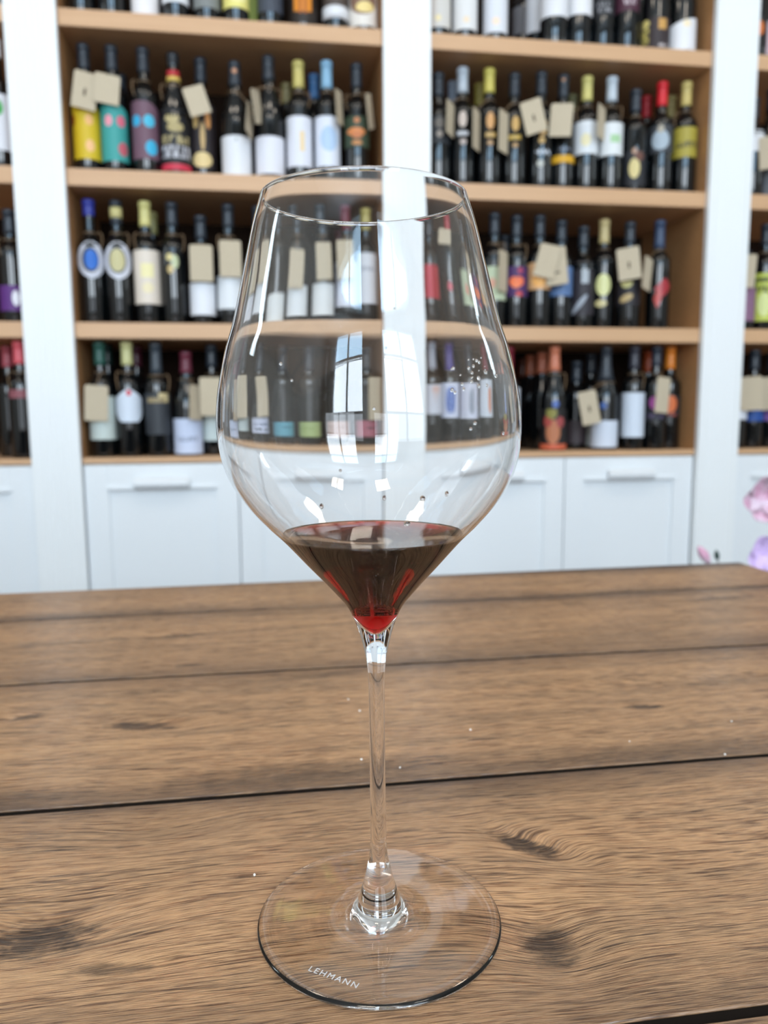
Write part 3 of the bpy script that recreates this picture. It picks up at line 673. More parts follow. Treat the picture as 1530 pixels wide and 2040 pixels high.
    {'n': 'bottle with yellow band and upright tag', 's': 'B', 'b': 'R', 'p': [0.8415, 2.188], 't': 'bdx', 'h': 0.318, 'r': -0.367, 'c': '2b323b', 'cl': 0.062, 'l': ['d9a420', 0.0759, 0.0959, 'rect', 82], 'e': [['8a90a0', 0.215, 0.1119, 0.0315, 0.0143, 'script'], ['c08a60', 0.0, 0.3039, 0.0129, 0.0129, 'disk_top']], 'g': [-0.0044, -0.0654, 0.1775, 0.0602, 0.086, 4, 0]},
    {'n': 'olive-capped bottle behind the upright tag', 's': 'B', 'b': 'R', 'p': [0.9003, 2.265], 't': 'bdx', 'h': 0.298, 'r': -0.378, 'c': '6e6a44', 'cl': 0.0497},
    {'n': 'yellow-capped bottle with white label and gold crest', 's': 'B', 'b': 'R', 'p': [0.9098, 2.184], 't': 'bdx', 'h': 0.3151, 'r': -0.395, 'c': 'd2c778', 'cl': 0.0665, 'l': ['e2e6ea', 0.1014, 0.1891, 'rect', 84], 'm': [['e', 0, 0.42, 0.28, 0.2, 'f0e6bc']], 'w': -1},
    {'n': 'white-capped bottle with green mark on white label', 's': 'B', 'b': 'R', 'p': [0.9816, 2.18], 't': 'bdx', 'h': 0.316, 'r': -0.423, 'c': 'c4ced8', 'cl': 0.0667, 'l': ['e0e4e6', 0.099, 0.187, 'rect', 84], 'm': [['r', 0.3, 0.5, 0.3, 0.12, 'a8d0a0']], 'g': [-0.0257, -0.0649, 0.1787, 0.05, 0.0865, 4, 68], 'w': 1},
    {'n': 'slim black bottle with gold crest near its foot', 's': 'B', 'b': 'R', 'p': [1.0541, 2.18], 't': 'bdx', 'h': 0.2864, 'r': -0.45, 'c': '2b323b', 'cl': 0.062, 'l': ['24262c', 0.0207, 0.1127, 'rect', 78], 'm': [['e', 0.05, 0.5, 0.34, 0.3, 'd8c88c'], ['e', 0.35, 0.85, 0.3, 0.14, '6a4438']], 'e': [['b08a70', 0.043, 0.1127, 0.0145, 0.0174, 'disk']], 'w': 0},
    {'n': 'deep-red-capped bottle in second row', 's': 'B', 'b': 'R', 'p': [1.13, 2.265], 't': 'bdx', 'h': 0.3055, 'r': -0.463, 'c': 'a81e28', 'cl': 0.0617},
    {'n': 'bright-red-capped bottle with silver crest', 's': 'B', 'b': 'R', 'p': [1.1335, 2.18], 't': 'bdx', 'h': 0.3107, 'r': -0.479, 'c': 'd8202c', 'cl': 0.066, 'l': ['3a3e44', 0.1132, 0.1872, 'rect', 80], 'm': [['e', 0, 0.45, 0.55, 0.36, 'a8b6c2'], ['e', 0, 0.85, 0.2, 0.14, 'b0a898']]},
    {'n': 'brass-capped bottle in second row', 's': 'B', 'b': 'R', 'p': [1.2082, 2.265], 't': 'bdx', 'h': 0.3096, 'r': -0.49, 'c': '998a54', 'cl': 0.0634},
    {'n': 'cream-capped bottle with olive gold label', 's': 'B', 'b': 'R', 'p': [1.2074, 2.18], 't': 'bdx', 'h': 0.3146, 'r': -0.506, 'c': 'ccb870', 'cl': 0.0663, 'l': ['a89a3c', 0.1027, 0.1852, 'rect', 84], 'm': [['t', 0.42, 0.2, -0.5, 0.9, '5a5430']], 'w': -1},
    {'n': 'blue-capped bottle with blue-centred round label', 's': 'C', 'b': 'L', 'p': [-0.4522, 2.18], 't': 'bdx', 'h': 0.318, 'r': 0.205, 'c': '303a98', 'cl': 0.0415, 'l': ['c9ccd8', 0.1152, 0.2099, 'disk', 78], 'm': [['e', -0.05, 0.5, 0.46, 0.34, '3c4048'], ['e', 0, 0.5, 0.36, 0.27, '2a6cc8']], 'w': 1},
    {'n': 'gold-ringed bottle with gold-centred round label', 's': 'C', 'b': 'L', 'p': [-0.3839, 2.18], 't': 'bdx', 'h': 0.318, 'r': 0.174, 'c': '2b323b', 'cl': 0.062, 'l': ['d2d4de', 0.114, 0.2099, 'disk', 78], 'm': [['e', -0.05, 0.5, 0.5, 0.36, '565860'], ['e', -0.05, 0.5, 0.42, 0.3, 'c8c090']], 'e': [['d8cc8c', 0.0, 0.2868, 0.0242, 0.0269, 'ring']], 'w': 1},
    {'n': 'cream-capped bottle with tall cream label', 's': 'C', 'b': 'L', 'p': [-0.3105, 2.18], 't': 'bdx', 'h': 0.318, 'r': 0.141, 'c': 'd8cf86', 'cl': 0.0641, 'l': ['e2d6c8', 0.0523, 0.1906, 'rect', 84], 'm': [['r', 0, 0.62, 0.34, 0.13, 'f0e6b0'], ['e', 0, 0.3, 0.3, 0.1, 'ecdfb8']], 'w': -1},
    {'n': 'pale-capped bottle half hidden behind cream label', 's': 'C', 'b': 'L', 'p': [-0.3051, 2.265], 't': 'bdx', 'h': 0.3122, 'r': 0.134, 'c': 'a09c66', 'cl': 0.0586, 'w': 1},
    {'n': 'black bottle with gold medallions on bare glass', 's': 'C', 'b': 'L', 'p': [-0.2416, 2.18], 't': 'bdx', 'h': 0.318, 'r': 0.11, 'c': '2b323b', 'cl': 0.062, 'e': [['d8c888', -0.286, 0.1731, 0.019, 0.019, 'disk'], ['bcc49a', 0.121, 0.1615, 0.019, 0.0353, 'disk'], ['c8b078', -0.245, 0.1423, 0.0176, 0.0231, 'disk']], 'w': 1},
    {'n': 'short bottle with kraft tag above square white label', 's': 'C', 'b': 'L', 'p': [-0.168, 2.18], 't': 'bdx', 'h': 0.2863, 'r': 0.077, 'c': '2b323b', 'cl': 0.062, 'l': ['e4e7ee', 0.0256, 0.1089, 'rect', 84], 'g': [-0.001, -0.0453, 0.157, 0.0586, 0.0927, 0, 0]},
    {'n': 'taller bottle with kraft tag touching white label', 's': 'C', 'b': 'L', 'p': [-0.0951, 2.18], 't': 'bdx', 'h': 0.318, 'r': 0.044, 'c': '2b323b', 'cl': 0.062, 'l': ['e2e6ea', 0.0423, 0.1284, 'rect', 84], 'g': [0.0032, -0.0447, 0.1704, 0.0562, 0.0932, 0, 0], 'w': -1},
    {'n': 'bottle with plain white label seen through bowl edge', 's': 'C', 'b': 'L', 'p': [-0.016, 2.18], 't': 'bdx', 'h': 0.3155, 'r': 0.007, 'c': '2b323b', 'cl': 0.062, 'l': ['dfe2e2', 0.004, 0.092, 'rect', 84]},
    {'n': 'bottle with curled tag seen through bowl', 's': 'C', 'b': 'L', 'p': [0.0613, 2.18], 't': 'bdx', 'h': 0.318, 'r': -0.028, 'c': '2b323b', 'cl': 0.062, 'l': ['dfe3e6', 0.0191, 0.1064, 'rect', 84], 'g': [-0.0042, -0.0444, 0.1438, 0.0499, 0.0914, 4, 0]},
    {'n': 'bottle with upright tag and slanted white label behind bowl', 's': 'C', 'b': 'L', 'p': [0.1448, 2.18], 't': 'bdx', 'h': 0.318, 'r': -0.066, 'c': '2b323b', 'cl': 0.062, 'l': ['e2e4e4', 0.02, 0.1105, 'rect', 84], 'g': [0.0028, -0.045, 0.1625, 0.0474, 0.0919, -2, 0]},
    {'n': 'maroon-capped bottle with tag over lilac white label', 's': 'C', 'b': 'L', 'p': [0.2182, 2.18], 't': 'bdx', 'h': 0.318, 'r': -0.1, 'c': '6e2434', 'cl': 0.0667, 'l': ['d4d6e2', 0.0477, 0.1661, 'rect', 84], 'g': [-0.0039, -0.0464, 0.1677, 0.0504, 0.098, -2, 0]},
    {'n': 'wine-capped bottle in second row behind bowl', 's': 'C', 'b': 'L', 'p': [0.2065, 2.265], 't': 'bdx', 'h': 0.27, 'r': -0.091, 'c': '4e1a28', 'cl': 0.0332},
    {'n': 'yellow-capped bottle with tall white label by center pilaster', 's': 'C', 'b': 'L', 'p': [0.2809, 2.208], 't': 'bdx', 'h': 0.318, 'r': -0.127, 'c': 'c4b468', 'cl': 0.0584, 'l': ['dcdee4', 0.0606, 0.1931, 'rect', 84], 'm': [['t', 0.7, 0.08, -0.3, 0.6, 'a0a4b0']]},
    {'n': 'dark-capped bottle with red label behind bowl', 's': 'C', 'b': 'R', 'p': [0.4798, 2.18], 't': 'bdx', 'h': 0.2985, 'r': -0.217, 'c': '2b323b', 'cl': 0.062, 'l': ['b02834', 0.081, 0.1648, 'rect', 82], 'm': [['r', 0, 0.5, 0.2, 1.0, 'c84858']]},
    {'n': 'red-capped bottle with tag and pink lettering', 's': 'C', 'b': 'R', 'p': [0.5569, 2.18], 't': 'bdx', 'h': 0.318, 'r': -0.25, 'c': 'b02834', 'cl': 0.0522, 'e': [['c04858', 0.0, 0.1177, 0.0229, 0.0229, 'disk']], 'g': [-0.0115, -0.0535, 0.2368, 0.0516, 0.0458, 4, 0]},
    {'n': 'bottle with pale green label and edge-on tag', 's': 'C', 'b': 'R', 'p': [0.6433, 2.18], 't': 'bdx', 'h': 0.318, 'r': -0.287, 'c': '2b323b', 'cl': 0.062, 'l': ['c4d0b0', 0.0767, 0.1683, 'rect', 84], 'm': [['e', -0.1, 0.5, 0.22, 0.16, 'e0a890']], 'g': [0.0251, -0.0433, 0.1525, 0.05, 0.1095, 2, 62], 'w': 1},
    {'n': 'bottle with purple label and orange heart', 's': 'C', 'b': 'R', 'p': [0.7109, 2.188], 't': 'bdx', 'h': 0.3157, 'r': -0.314, 'c': '2b323b', 'cl': 0.062, 'l': ['46285e', 0.0886, 0.1712, 'rect', 86], 'm': [['e', -0.1, 0.5, 0.28, 0.16, 'f07848'], ['e', 0.2, 0.5, 0.28, 0.16, 'e87048'], ['e', 0.02, 0.4, 0.26, 0.13, 'f08050'], ['e', 0.25, 0.86, 0.16, 0.1, 'a83c58'], ['e', 0.2, 0.08, 0.2, 0.09, 'c84848']], 'w': 1},
    {'n': 'dark bottle in shade between green and purple labels', 's': 'C', 'b': 'R', 'p': [0.7021, 2.265], 't': 'bdx', 'h': 0.2775, 'r': -0.301, 'c': '2b323b', 'cl': 0.062},
    {'n': 'bottle with tan label and slanted tag', 's': 'C', 'b': 'R', 'p': [0.7798, 2.188], 't': 'bdx', 'h': 0.318, 'r': -0.342, 'c': '2b323b', 'cl': 0.062, 'l': ['d8a878', 0.1091, 0.1836, 'rect', 82], 'm': [['e', 0, 0.35, 0.4, 0.25, 'f0b060']], 'g': [0.0219, -0.0463, 0.1834, 0.0583, 0.0904, 14, 0]},
    {'n': 'bottle with blue label under stamped tag', 's': 'C', 'b': 'R', 'p': [0.8478, 2.196], 't': 'bdx', 'h': 0.3078, 'r': -0.368, 'c': '2b323b', 'cl': 0.062, 'l': ['5c7aa8', 0.0933, 0.1755, 'rect', 84], 'g': [-0.0124, -0.0686, 0.1702, 0.0588, 0.1029, -6, 0]},
    {'n': 'bottle with charcoal label and silver monogram', 's': 'C', 'b': 'R', 'p': [0.9167, 2.2], 't': 'bdx', 'h': 0.294, 'r': -0.395, 'c': '2b323b', 'cl': 0.062, 'l': ['2c2830', 0.0412, 0.1916, 'rect', 84], 'm': [['r', 0.05, 0.72, 0.1, 0.13, 'b8c0c8'], ['r', 0.28, 0.72, 0.1, 0.13, 'b8c0c8'], ['e', -0.15, 0.2, 0.5, 0.07, 'a0a8b4', 20]]},
    {'n': 'cream-capped bottle with big gold disc', 's': 'C', 'b': 'R', 'p': [0.9853, 2.212], 't': 'bdx', 'h': 0.318, 'r': -0.419, 'c': 'd4bf88', 'cl': 0.0689, 'e': [['dcdc9c', 0.044, 0.129, 0.0448, 0.0627, 'disk'], ['c8bc88', -0.134, 0.0764, 0.0358, 0.0209, 'disk']], 'w': 0},
    {'n': 'bottle with crooked tag over gold seal', 's': 'C', 'b': 'R', 'p': [1.0498, 2.18], 't': 'bdx', 'h': 0.3056, 'r': -0.449, 'c': '2b323b', 'cl': 0.062, 'l': ['242026', 0.0686, 0.1348, 'rect', 84], 'm': [['e', -0.1, 0.95, 0.34, 0.22, 'd8d08c'], ['e', -0.1, 0.3, 0.4, 0.16, 'b8a070', 15]], 'g': [-0.0002, -0.0591, 0.1798, 0.0621, 0.0887, -7, 0]},
    {'n': 'lone bottle with red flame drawing', 's': 'C', 'b': 'R', 'p': [1.1419, 2.18], 't': 'bdx', 'h': 0.3125, 'r': -0.483, 'c': '3a4a66', 'cl': 0.0804, 'e': [['a83038', 0.41, 0.1195, 0.0506, 0.0536, 'flame'], ['b84038', 0.0, 0.0912, 0.0238, 0.0625, 'flame']], 'g': [-0.0291, -0.0701, 0.1541, 0.05, 0.0922, 10, 66]},
    {'n': 'green-capped bottle with tag over pale cream label', 's': 'D', 'b': 'L', 'p': [-0.444, 2.18], 't': 'bdx', 'h': 0.306, 'r': 0.201, 'c': '2c5a50', 'cl': 0.0617, 'l': ['c6d2ce', 0.0469, 0.1622, 'rect', 84], 'g': [-0.0139, -0.0462, 0.1436, 0.0587, 0.0929, 3, 0]},
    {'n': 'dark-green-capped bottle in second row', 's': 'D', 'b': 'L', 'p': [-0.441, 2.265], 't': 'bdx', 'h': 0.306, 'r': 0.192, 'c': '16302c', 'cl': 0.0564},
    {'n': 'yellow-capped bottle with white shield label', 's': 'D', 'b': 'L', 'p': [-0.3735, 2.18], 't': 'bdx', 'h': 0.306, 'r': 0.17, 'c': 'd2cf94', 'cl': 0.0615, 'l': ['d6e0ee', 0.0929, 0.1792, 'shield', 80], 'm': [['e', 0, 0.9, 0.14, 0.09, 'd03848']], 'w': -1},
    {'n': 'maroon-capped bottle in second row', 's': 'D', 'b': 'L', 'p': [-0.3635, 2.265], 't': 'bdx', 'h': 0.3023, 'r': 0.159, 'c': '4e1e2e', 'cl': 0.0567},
    {'n': 'grey-capped bottle with charcoal label and gold corner', 's': 'D', 'b': 'L', 'p': [-0.2984, 2.18], 't': 'bdx', 'h': 0.3047, 'r': 0.136, 'c': '3c444c', 'cl': 0.0841, 'l': ['34383e', 0.0588, 0.1698, 'rect', 82], 'm': [['r', 0.35, 0.9, 0.3, 0.12, 'd0be90'], ['r', -0.1, 0.83, 0.5, 0.06, '9a8a68']], 'w': 1},
    {'n': 'maroon-capped broad bottle with bluish white label', 's': 'D', 'b': 'L', 'p': [-0.2203, 2.1849], 't': 'bur', 'h': 0.2815, 'r': 0.1, 'c': '6c2c3c', 'cl': 0.0579, 'l': ['ccd6ee', 0.0064, 0.1012, 'rect', 82], 'm': [['t', 0.42, 0.14, -0.6, 0.5, '9aa4bc']], 'g': [0.0221, -0.056, 0.1439, 0.05, 0.0917, 4, 50]},
    {'n': 'dark-capped bottle with tag half over cream label', 's': 'D', 'b': 'L', 'p': [-0.1537, 2.216], 't': 'bdx', 'h': 0.3035, 'r': 0.069, 'c': '2b323b', 'cl': 0.062, 'l': ['c8d4d2', 0.0398, 0.1088, 'rect', 84], 'g': [-0.0048, -0.081, 0.1598, 0.0581, 0.102, 0, 0]},
    {'n': 'bottle with tag and lettered white label behind bowl', 's': 'D', 'b': 'L', 'p': [-0.0709, 2.18], 't': 'bdx', 'h': 0.2901, 'r': 0.033, 'c': '2b323b', 'cl': 0.062, 'l': ['c8cce0', 0.0346, 0.1069, 'rect', 84], 'm': [['t', 0.6, 0.2, -0.7, 0.7, '7c86a4'], ['t', 0.25, 0.26, -0.5, 0.7, '5c6478']], 'g': [0.0096, -0.0447, 0.1555, 0.0447, 0.0897, -4, 20]},
    {'n': 'bottle with turquoise label behind bowl', 's': 'D', 'b': 'L', 'p': [0.0143, 2.18], 't': 'bdx', 'h': 0.2838, 'r': -0.007, 'c': '2b323b', 'cl': 0.062, 'l': ['5c9cae', 0.0253, 0.0886, 'rect', 84], 'm': [['t', 0.6, 0.2, -0.2, 0.6, '44808e']]},
    {'n': 'bottle with lime green label behind bowl', 's': 'D', 'b': 'L', 'p': [0.0992, 2.18], 't': 'bdx', 'h': 0.2842, 'r': -0.045, 'c': '2b323b', 'cl': 0.062, 'l': ['a4b478', 0.0243, 0.0879, 'rect', 84], 'm': [['t', 0.5, 0.2, -0.6, 0.2, '90a060']]},
    {'n': 'bottle with beige pink label behind bowl', 's': 'D', 'b': 'L', 'p': [0.1865, 2.18], 't': 'bdx', 'h': 0.2847, 'r': -0.085, 'c': '2b323b', 'cl': 0.062, 'l': ['b89a90', 0.0232, 0.09, 'rect', 84], 'm': [['t', 0.6, 0.2, -0.5, 0.5, 'a07c70']]},
    {'n': 'bottle with rose label by center pilaster', 's': 'D', 'b': 'L', 'p': [0.2748, 2.18], 't': 'bdx', 'h': 0.2852, 'r': -0.125, 'c': '2b323b', 'cl': 0.062, 'l': ['a8606e', 0.0249, 0.0921, 'rect', 84], 'm': [['t', 0.5, 0.14, 0, 0.8, '5c3440']], 'g': [0.0251, -0.0458, 0.1446, 0.0487, 0.1004, 0, 40]},
    {'n': 'silver-capped bottle with white label behind bowl', 's': 'D', 'b': 'R', 'p': [0.4798, 2.18], 't': 'bdx', 'h': 0.3002, 'r': -0.217, 'c': 'a8aab4', 'cl': 0.0703, 'l': ['d0d2dc', 0.1133, 0.1638, 'rect', 84], 'm': [['e', 0.3, 0.7, 0.3, 0.2, 'd8b8b0']]},
    {'n': 'violet-capped bottle with blue dot on white label', 's': 'D', 'b': 'R', 'p': [0.5452, 2.2], 't': 'bdx', 'h': 0.2996, 'r': -0.243, 'c': '46388a', 'cl': 0.0713, 'l': ['d2d6e8', 0.1014, 0.1698, 'rect', 84], 'm': [['e', 0.1, 0.5, 0.34, 0.28, '5c78b8']]},
    {'n': 'dark-capped bottle with grey dot on white label', 's': 'D', 'b': 'R', 'p': [0.6148, 2.18], 't': 'bdx', 'h': 0.2955, 'r': -0.275, 'c': '2b323b', 'cl': 0.062, 'l': ['cfd2e2', 0.0981, 0.1663, 'rect', 84], 'm': [['e', 0.2, 0.5, 0.22, 0.24, '9098a8']]},
    {'n': 'red-capped bottle with orange dot on white label', 's': 'D', 'b': 'R', 'p': [0.6901, 2.18], 't': 'bdx', 'h': 0.2988, 'r': -0.307, 'c': '7c1f30', 'cl': 0.0628, 'l': ['d2d8e2', 0.1062, 0.1831, 'rect', 84], 'm': [['e', 0.4, 0.4, 0.2, 0.2, 'd89880']]},
    {'n': 'dim copper-capped bottle, farthest of the copper row', 's': 'D', 'b': 'R', 'p': [0.82, 2.4399], 't': 'bur', 'h': 0.2849, 'r': -0.324, 'c': '5c2c1e', 'cl': 0.0594},  # alike copper caps darken towards the back: shelf shade put into their colours
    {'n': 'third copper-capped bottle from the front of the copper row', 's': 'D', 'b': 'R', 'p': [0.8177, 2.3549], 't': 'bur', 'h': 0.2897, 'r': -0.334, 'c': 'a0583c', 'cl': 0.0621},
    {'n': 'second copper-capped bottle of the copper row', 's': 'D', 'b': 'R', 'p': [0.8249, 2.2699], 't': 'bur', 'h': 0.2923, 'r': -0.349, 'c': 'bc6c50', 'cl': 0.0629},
    {'n': 'foremost copper-capped bottle with orange figure and foot band', 's': 'D', 'b': 'R', 'p': [0.831, 2.1849], 't': 'bur', 'h': 0.3015, 'r': -0.363, 'c': 'd27c5c', 'cl': 0.0707, 'l': ['1d1a1c', 0.004, 0.1212, 'rect', 80], 'm': [['e', 0, 0.44, 0.4, 0.3, 'b87450'], ['e', -0.3, 0.7, 0.24, 0.14, 'a84840'], ['e', 0.4, 0.68, 0.24, 0.14, 'a04848'], ['e', -0.1, 0.9, 0.3, 0.14, '8a8440'], ['r', 0, 0.06, 1.2, 0.08, 'c86040']], 'e': [['4060a8', 0.155, 0.1356, 0.0209, 0.0209, 'disk']], 'w': 1},
    {'n': 'dark bottle with brown label in second row', 's': 'D', 'b': 'R', 'p': [0.9322, 2.265], 't': 'bdx', 'h': 0.2655, 'r': -0.39, 'c': '2b323b', 'cl': 0.062, 'l': ['3a3034', 0.0169, 0.0866, 'rect', 80]},
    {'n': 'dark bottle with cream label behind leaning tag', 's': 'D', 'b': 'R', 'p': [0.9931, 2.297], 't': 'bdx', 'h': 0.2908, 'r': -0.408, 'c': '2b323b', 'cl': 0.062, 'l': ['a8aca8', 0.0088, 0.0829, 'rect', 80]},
    {'n': 'bottle with leaning tag and broad white label', 's': 'D', 'b': 'R', 'p': [0.9902, 2.1849], 't': 'bur', 'h': 0.3025, 'r': -0.426, 'c': '323840', 'cl': 0.1008, 'l': ['d4dcea', 0.009, 0.0868, 'rect', 82], 'e': [['3a5a9a', -0.078, 0.1306, 0.0211, 0.0211, 'disk']], 'g': [-0.0428, -0.0826, 0.1248, 0.0512, 0.0963, -11, 0]},
    {'n': 'bottle with tall bluish white label', 's': 'D', 'b': 'R', 'p': [1.0766, 2.18], 't': 'bdx', 'h': 0.304, 'r': -0.459, 'c': '3a3a44', 'cl': 0.0673, 'l': ['d2dcea', 0.0375, 0.1681, 'rect', 80], 'w': 1},
    {'n': 'rust-capped bottle in second row left of the slanting tag', 's': 'D', 'b': 'R', 'p': [1.165, 2.265], 't': 'bdx', 'h': 0.2968, 'r': -0.475, 'c': 'a8461e', 'cl': 0.0641},
    {'n': 'dark-capped bottle with magenta mark and slanting tag', 's': 'D', 'b': 'R', 'p': [1.1469, 2.18], 't': 'bdx', 'h': 0.3045, 'r': -0.484, 'c': '2e3440', 'cl': 0.0587, 'l': ['20222a', 0.0856, 0.1562, 'rect', 78], 'm': [['e', 0.05, 0.75, 0.4, 0.3, 'b050a0'], ['t', 0.2, 0.2, -0.6, 0.6, '544866']], 'g': [0.0202, -0.0443, 0.1602, 0.0475, 0.1032, 4, 40]},
    {'n': 'brick-red-capped bottle in second row by the slanting tag', 's': 'D', 'b': 'R', 'p': [1.2082, 2.321], 't': 'bdx', 'h': 0.306, 'r': -0.48, 'c': '8c3a1c', 'cl': 0.0623},
    {'n': 'orange-capped bottle with orange mark', 's': 'D', 'b': 'R', 'p': [1.2082, 2.212], 't': 'bdx', 'h': 0.306, 'r': -0.5, 'c': 'e8862a', 'cl': 0.067, 'l': ['23262c', 0.0967, 0.1597, 'rect', 78], 'm': [['e', 0.1, 0.6, 0.45, 0.42, 'd8703c'], ['t', 0.1, 0.12, -0.4, 0.6, 'a04a3a']]}]
SHELFNAME = {'A': 'top shelf', 'B': 'second shelf', 'C': 'third shelf', 'D': 'lowest shelf'}
RAD = {'bdx': .0336, 'bur': .0385}
BODY = {}
def body_profile(t, H, r):
    if t == 'bdx':
        p = [(0, .004), (r * .80, .001), (r * .95, .0008), (r, .005), (r, H * .30), (r, H * .60), (r * .985, H * .63), (r * .92, H * .655), (r * .78, H * .68), (r * .60, H * .702),
             (r * .47, H * .725), (.0150, H * .76), (.0140, H * .85), (.0138, H * .955), (.0150, H * .957), (.0150, H * .982), (.0140, H * .985), (.0138, H * .995), (0, H * .995)]
    else:
        p = [(0, .004), (r * .80, .001), (r * .95, .0008), (r, .005), (r, H * .25), (r, H * .45), (r * .985, H * .50), (r * .92, H * .55), (r * .81, H * .605), (r * .67, H * .66),
             (r * .54, H * .715), (r * .44, H * .77), (.0160, H * .82), (.0146, H * .88), (.0142, H * .955), (.0154, H * .957), (.0154, H * .982), (.0142, H * .985), (.0140, H * .995), (0, H * .995)]
    return p
def body_r(t, H, r, z):
    p = body_profile(t, H, r)[3:-5]
    return float(np.interp(z, [a[1] for a in p], [a[0] for a in p]))
def bottle_body(t, H):
    key = (t, round(H, 3))
    if key not in BODY:
        BODY[key] = lathe('bottle_body', body_profile(t, H, RAD[t]), 28)
    return BODY[key]
CAPS = {}
def capsule(t, H, cl, col):
    key = (t, round(H, 3), round(cl, 3), col)
    if key not in CAPS:
        z0 = H - cl
        zs = [z0 + (H * .955 - z0) * k / 4 for k in range(5)] if z0 < H * .95 else [z0]
        prof = [(body_r(t, H, RAD[t], z0) * .99, z0)] + [(max(body_r(t, H, RAD[t], z), .0138) + .0008, z) for z in zs] + [(.0161, H * .958), (.0161, H * .984), (.0152, H * .996), (.0146, H), (0, H)]
        me = lathe('capsule', prof, 20)
        dk = sum(srgb(col)[:3]) < .15
        me.materials.append(mat('capsule ' + col, col, .38 if not dk else .33))
        CAPS[key] = me
    return CAPS[key]
def patch(name, rf, ha, zlo, zhi, n=22, a0=0.0):
    """paper or print following the bottle; uv u across, v up"""
    vs, fs, uv = [], [], []
    za, zb = min(zlo(-1 + 2 * k / n) for k in range(n + 1)), max(zhi(-1 + 2 * k / n) for k in range(n + 1))
    rows = 5
    for k in range(n + 1):
        u = -1 + 2 * k / n
        l, h = zlo(u), zhi(u)
        for j in range(rows + 1):
            z = l + (h - l) * j / rows
            a = a0 + u * ha
            r = rf(z)
            vs.append((r * math.sin(a), -r * math.cos(a), z)); uv.append((u, (z - za) / max(zb - za, 1e-6)))
    for k in range(n):
        for j in range(rows):
            i = k * (rows + 1) + j
            fs.append((i, i + rows + 1, i + rows + 2, i + 1))
    me = mesh(name, vs, fs, True)
    ul = me.uv_layers.new(name='label_uv')
    for lp in me.loops:
        ul.data[lp.index].uv = uv[lp.vertex_index]
    return me
def label_mat(key, base, marks):
    m = mat('label ' + key, base, .55)
    if not marks:
        return m
    n = NT(m)
    uvn = n.t.nodes.new('ShaderNodeUVMap'); uvn.uv_map = 'label_uv'
    u, v, _ = n.xyz(uvn.outputs[0])
    col = srgb(base)
    for mk in marks:
        if mk[0] in 'er':
            cu, cv, ru, rv, c = mk[1:6]
            du, dv = n.math('SUBTRACT', u, cu), n.math('SUBTRACT', v, cv)
            if len(mk) > 6:
                t = math.radians(mk[6])
                du, dv = (n.math('ADD', n.math('MULTIPLY', du, math.cos(t)), n.math('MULTIPLY', dv, math.sin(t))),
                          n.math('SUBTRACT', n.math('MULTIPLY', dv, math.cos(t)), n.math('MULTIPLY', du, math.sin(t))))
            du, dv = n.math('MULTIPLY', du, 1 / ru), n.math('MULTIPLY', dv, 1 / rv)
            if mk[0] == 'e':
                f = n.math('LESS_THAN', n.math('ADD', n.math('MULTIPLY', du, du), n.math('MULTIPLY', dv, dv)), 1.0)
            else:
                f = n.math('LESS_THAN', n.math('MAXIMUM', n.math('ABSOLUTE', du), n.math('ABSOLUTE', dv)), 1.0)
        elif mk[0] == 'tri':
            cu, cv, ru, rv, c = mk[1:6]
            du = n.math('ABSOLUTE', n.math('MULTIPLY', n.math('SUBTRACT', u, cu), 1 / ru))
            dv = n.math('MULTIPLY', n.math('SUBTRACT', v, cv), 1 / rv)
            f = n.math('MULTIPLY', n.math('LESS_THAN', n.math('ADD', du, dv), 1.0), n.math('GREATER_THAN', dv, 0.0))
        else:                                              # a row of print too small to read
            cv, h, u0, u1, c = mk[1:6]
            row = n.math('LESS_THAN', n.math('ABSOLUTE', n.math('SUBTRACT', v, cv)), h / 2)
            inu = n.math('LESS_THAN', n.math('ABSOLUTE', n.math('SUBTRACT', u, (u0 + u1) / 2)), (u1 - u0) / 2)
            g = n.noise(n.vec(n.math('MULTIPLY', u, 9.0), n.math('MULTIPLY', v, 5.0), cv * 7), 1.0, 2.0)
            f = n.math('MULTIPLY', n.math('MULTIPLY', row, inu), n.math('GREATER_THAN', g, 0.47))
        col = n.mix(f, col, srgb(c))
    n.link(col, n.bsdf.inputs['Base Color'])
    return m

TAGM = {}
def tag_mesh(w, h):
    key = (round(w, 3), round(h, 3))
    if key not in TAGM:
        bm = bmesh.new()
        w2, h2 = w / 2, h / 2
        ch = .004
        pts = [(-w2 + ch, h2), (-w2, h2 - ch), (-w2, -h2), (w2, -h2), (w2, h2 - ch), (w2 - ch, h2)]
        sub = []
        for y in (-.0005, .0005):
            sub.append([bm.verts.new((x, y, z)) for x, z in pts])
        bm.faces.new(sub[0]); bm.faces.new(sub[1][::-1])
        for i in range(len(pts)):
            j = (i + 1) % len(pts)
            bm.faces.new((sub[0][i], sub[1][i], sub[1][j], sub[0][j]))
        bmesh.ops.recalc_face_normals(bm, faces=bm.faces[:])
        me = bpy.data.meshes.new('neck_tag'); bm.to_mesh(me); bm.free()
        me.materials.append(M_KRAFT)
        TAGM[key] = me
    return TAGM[key]

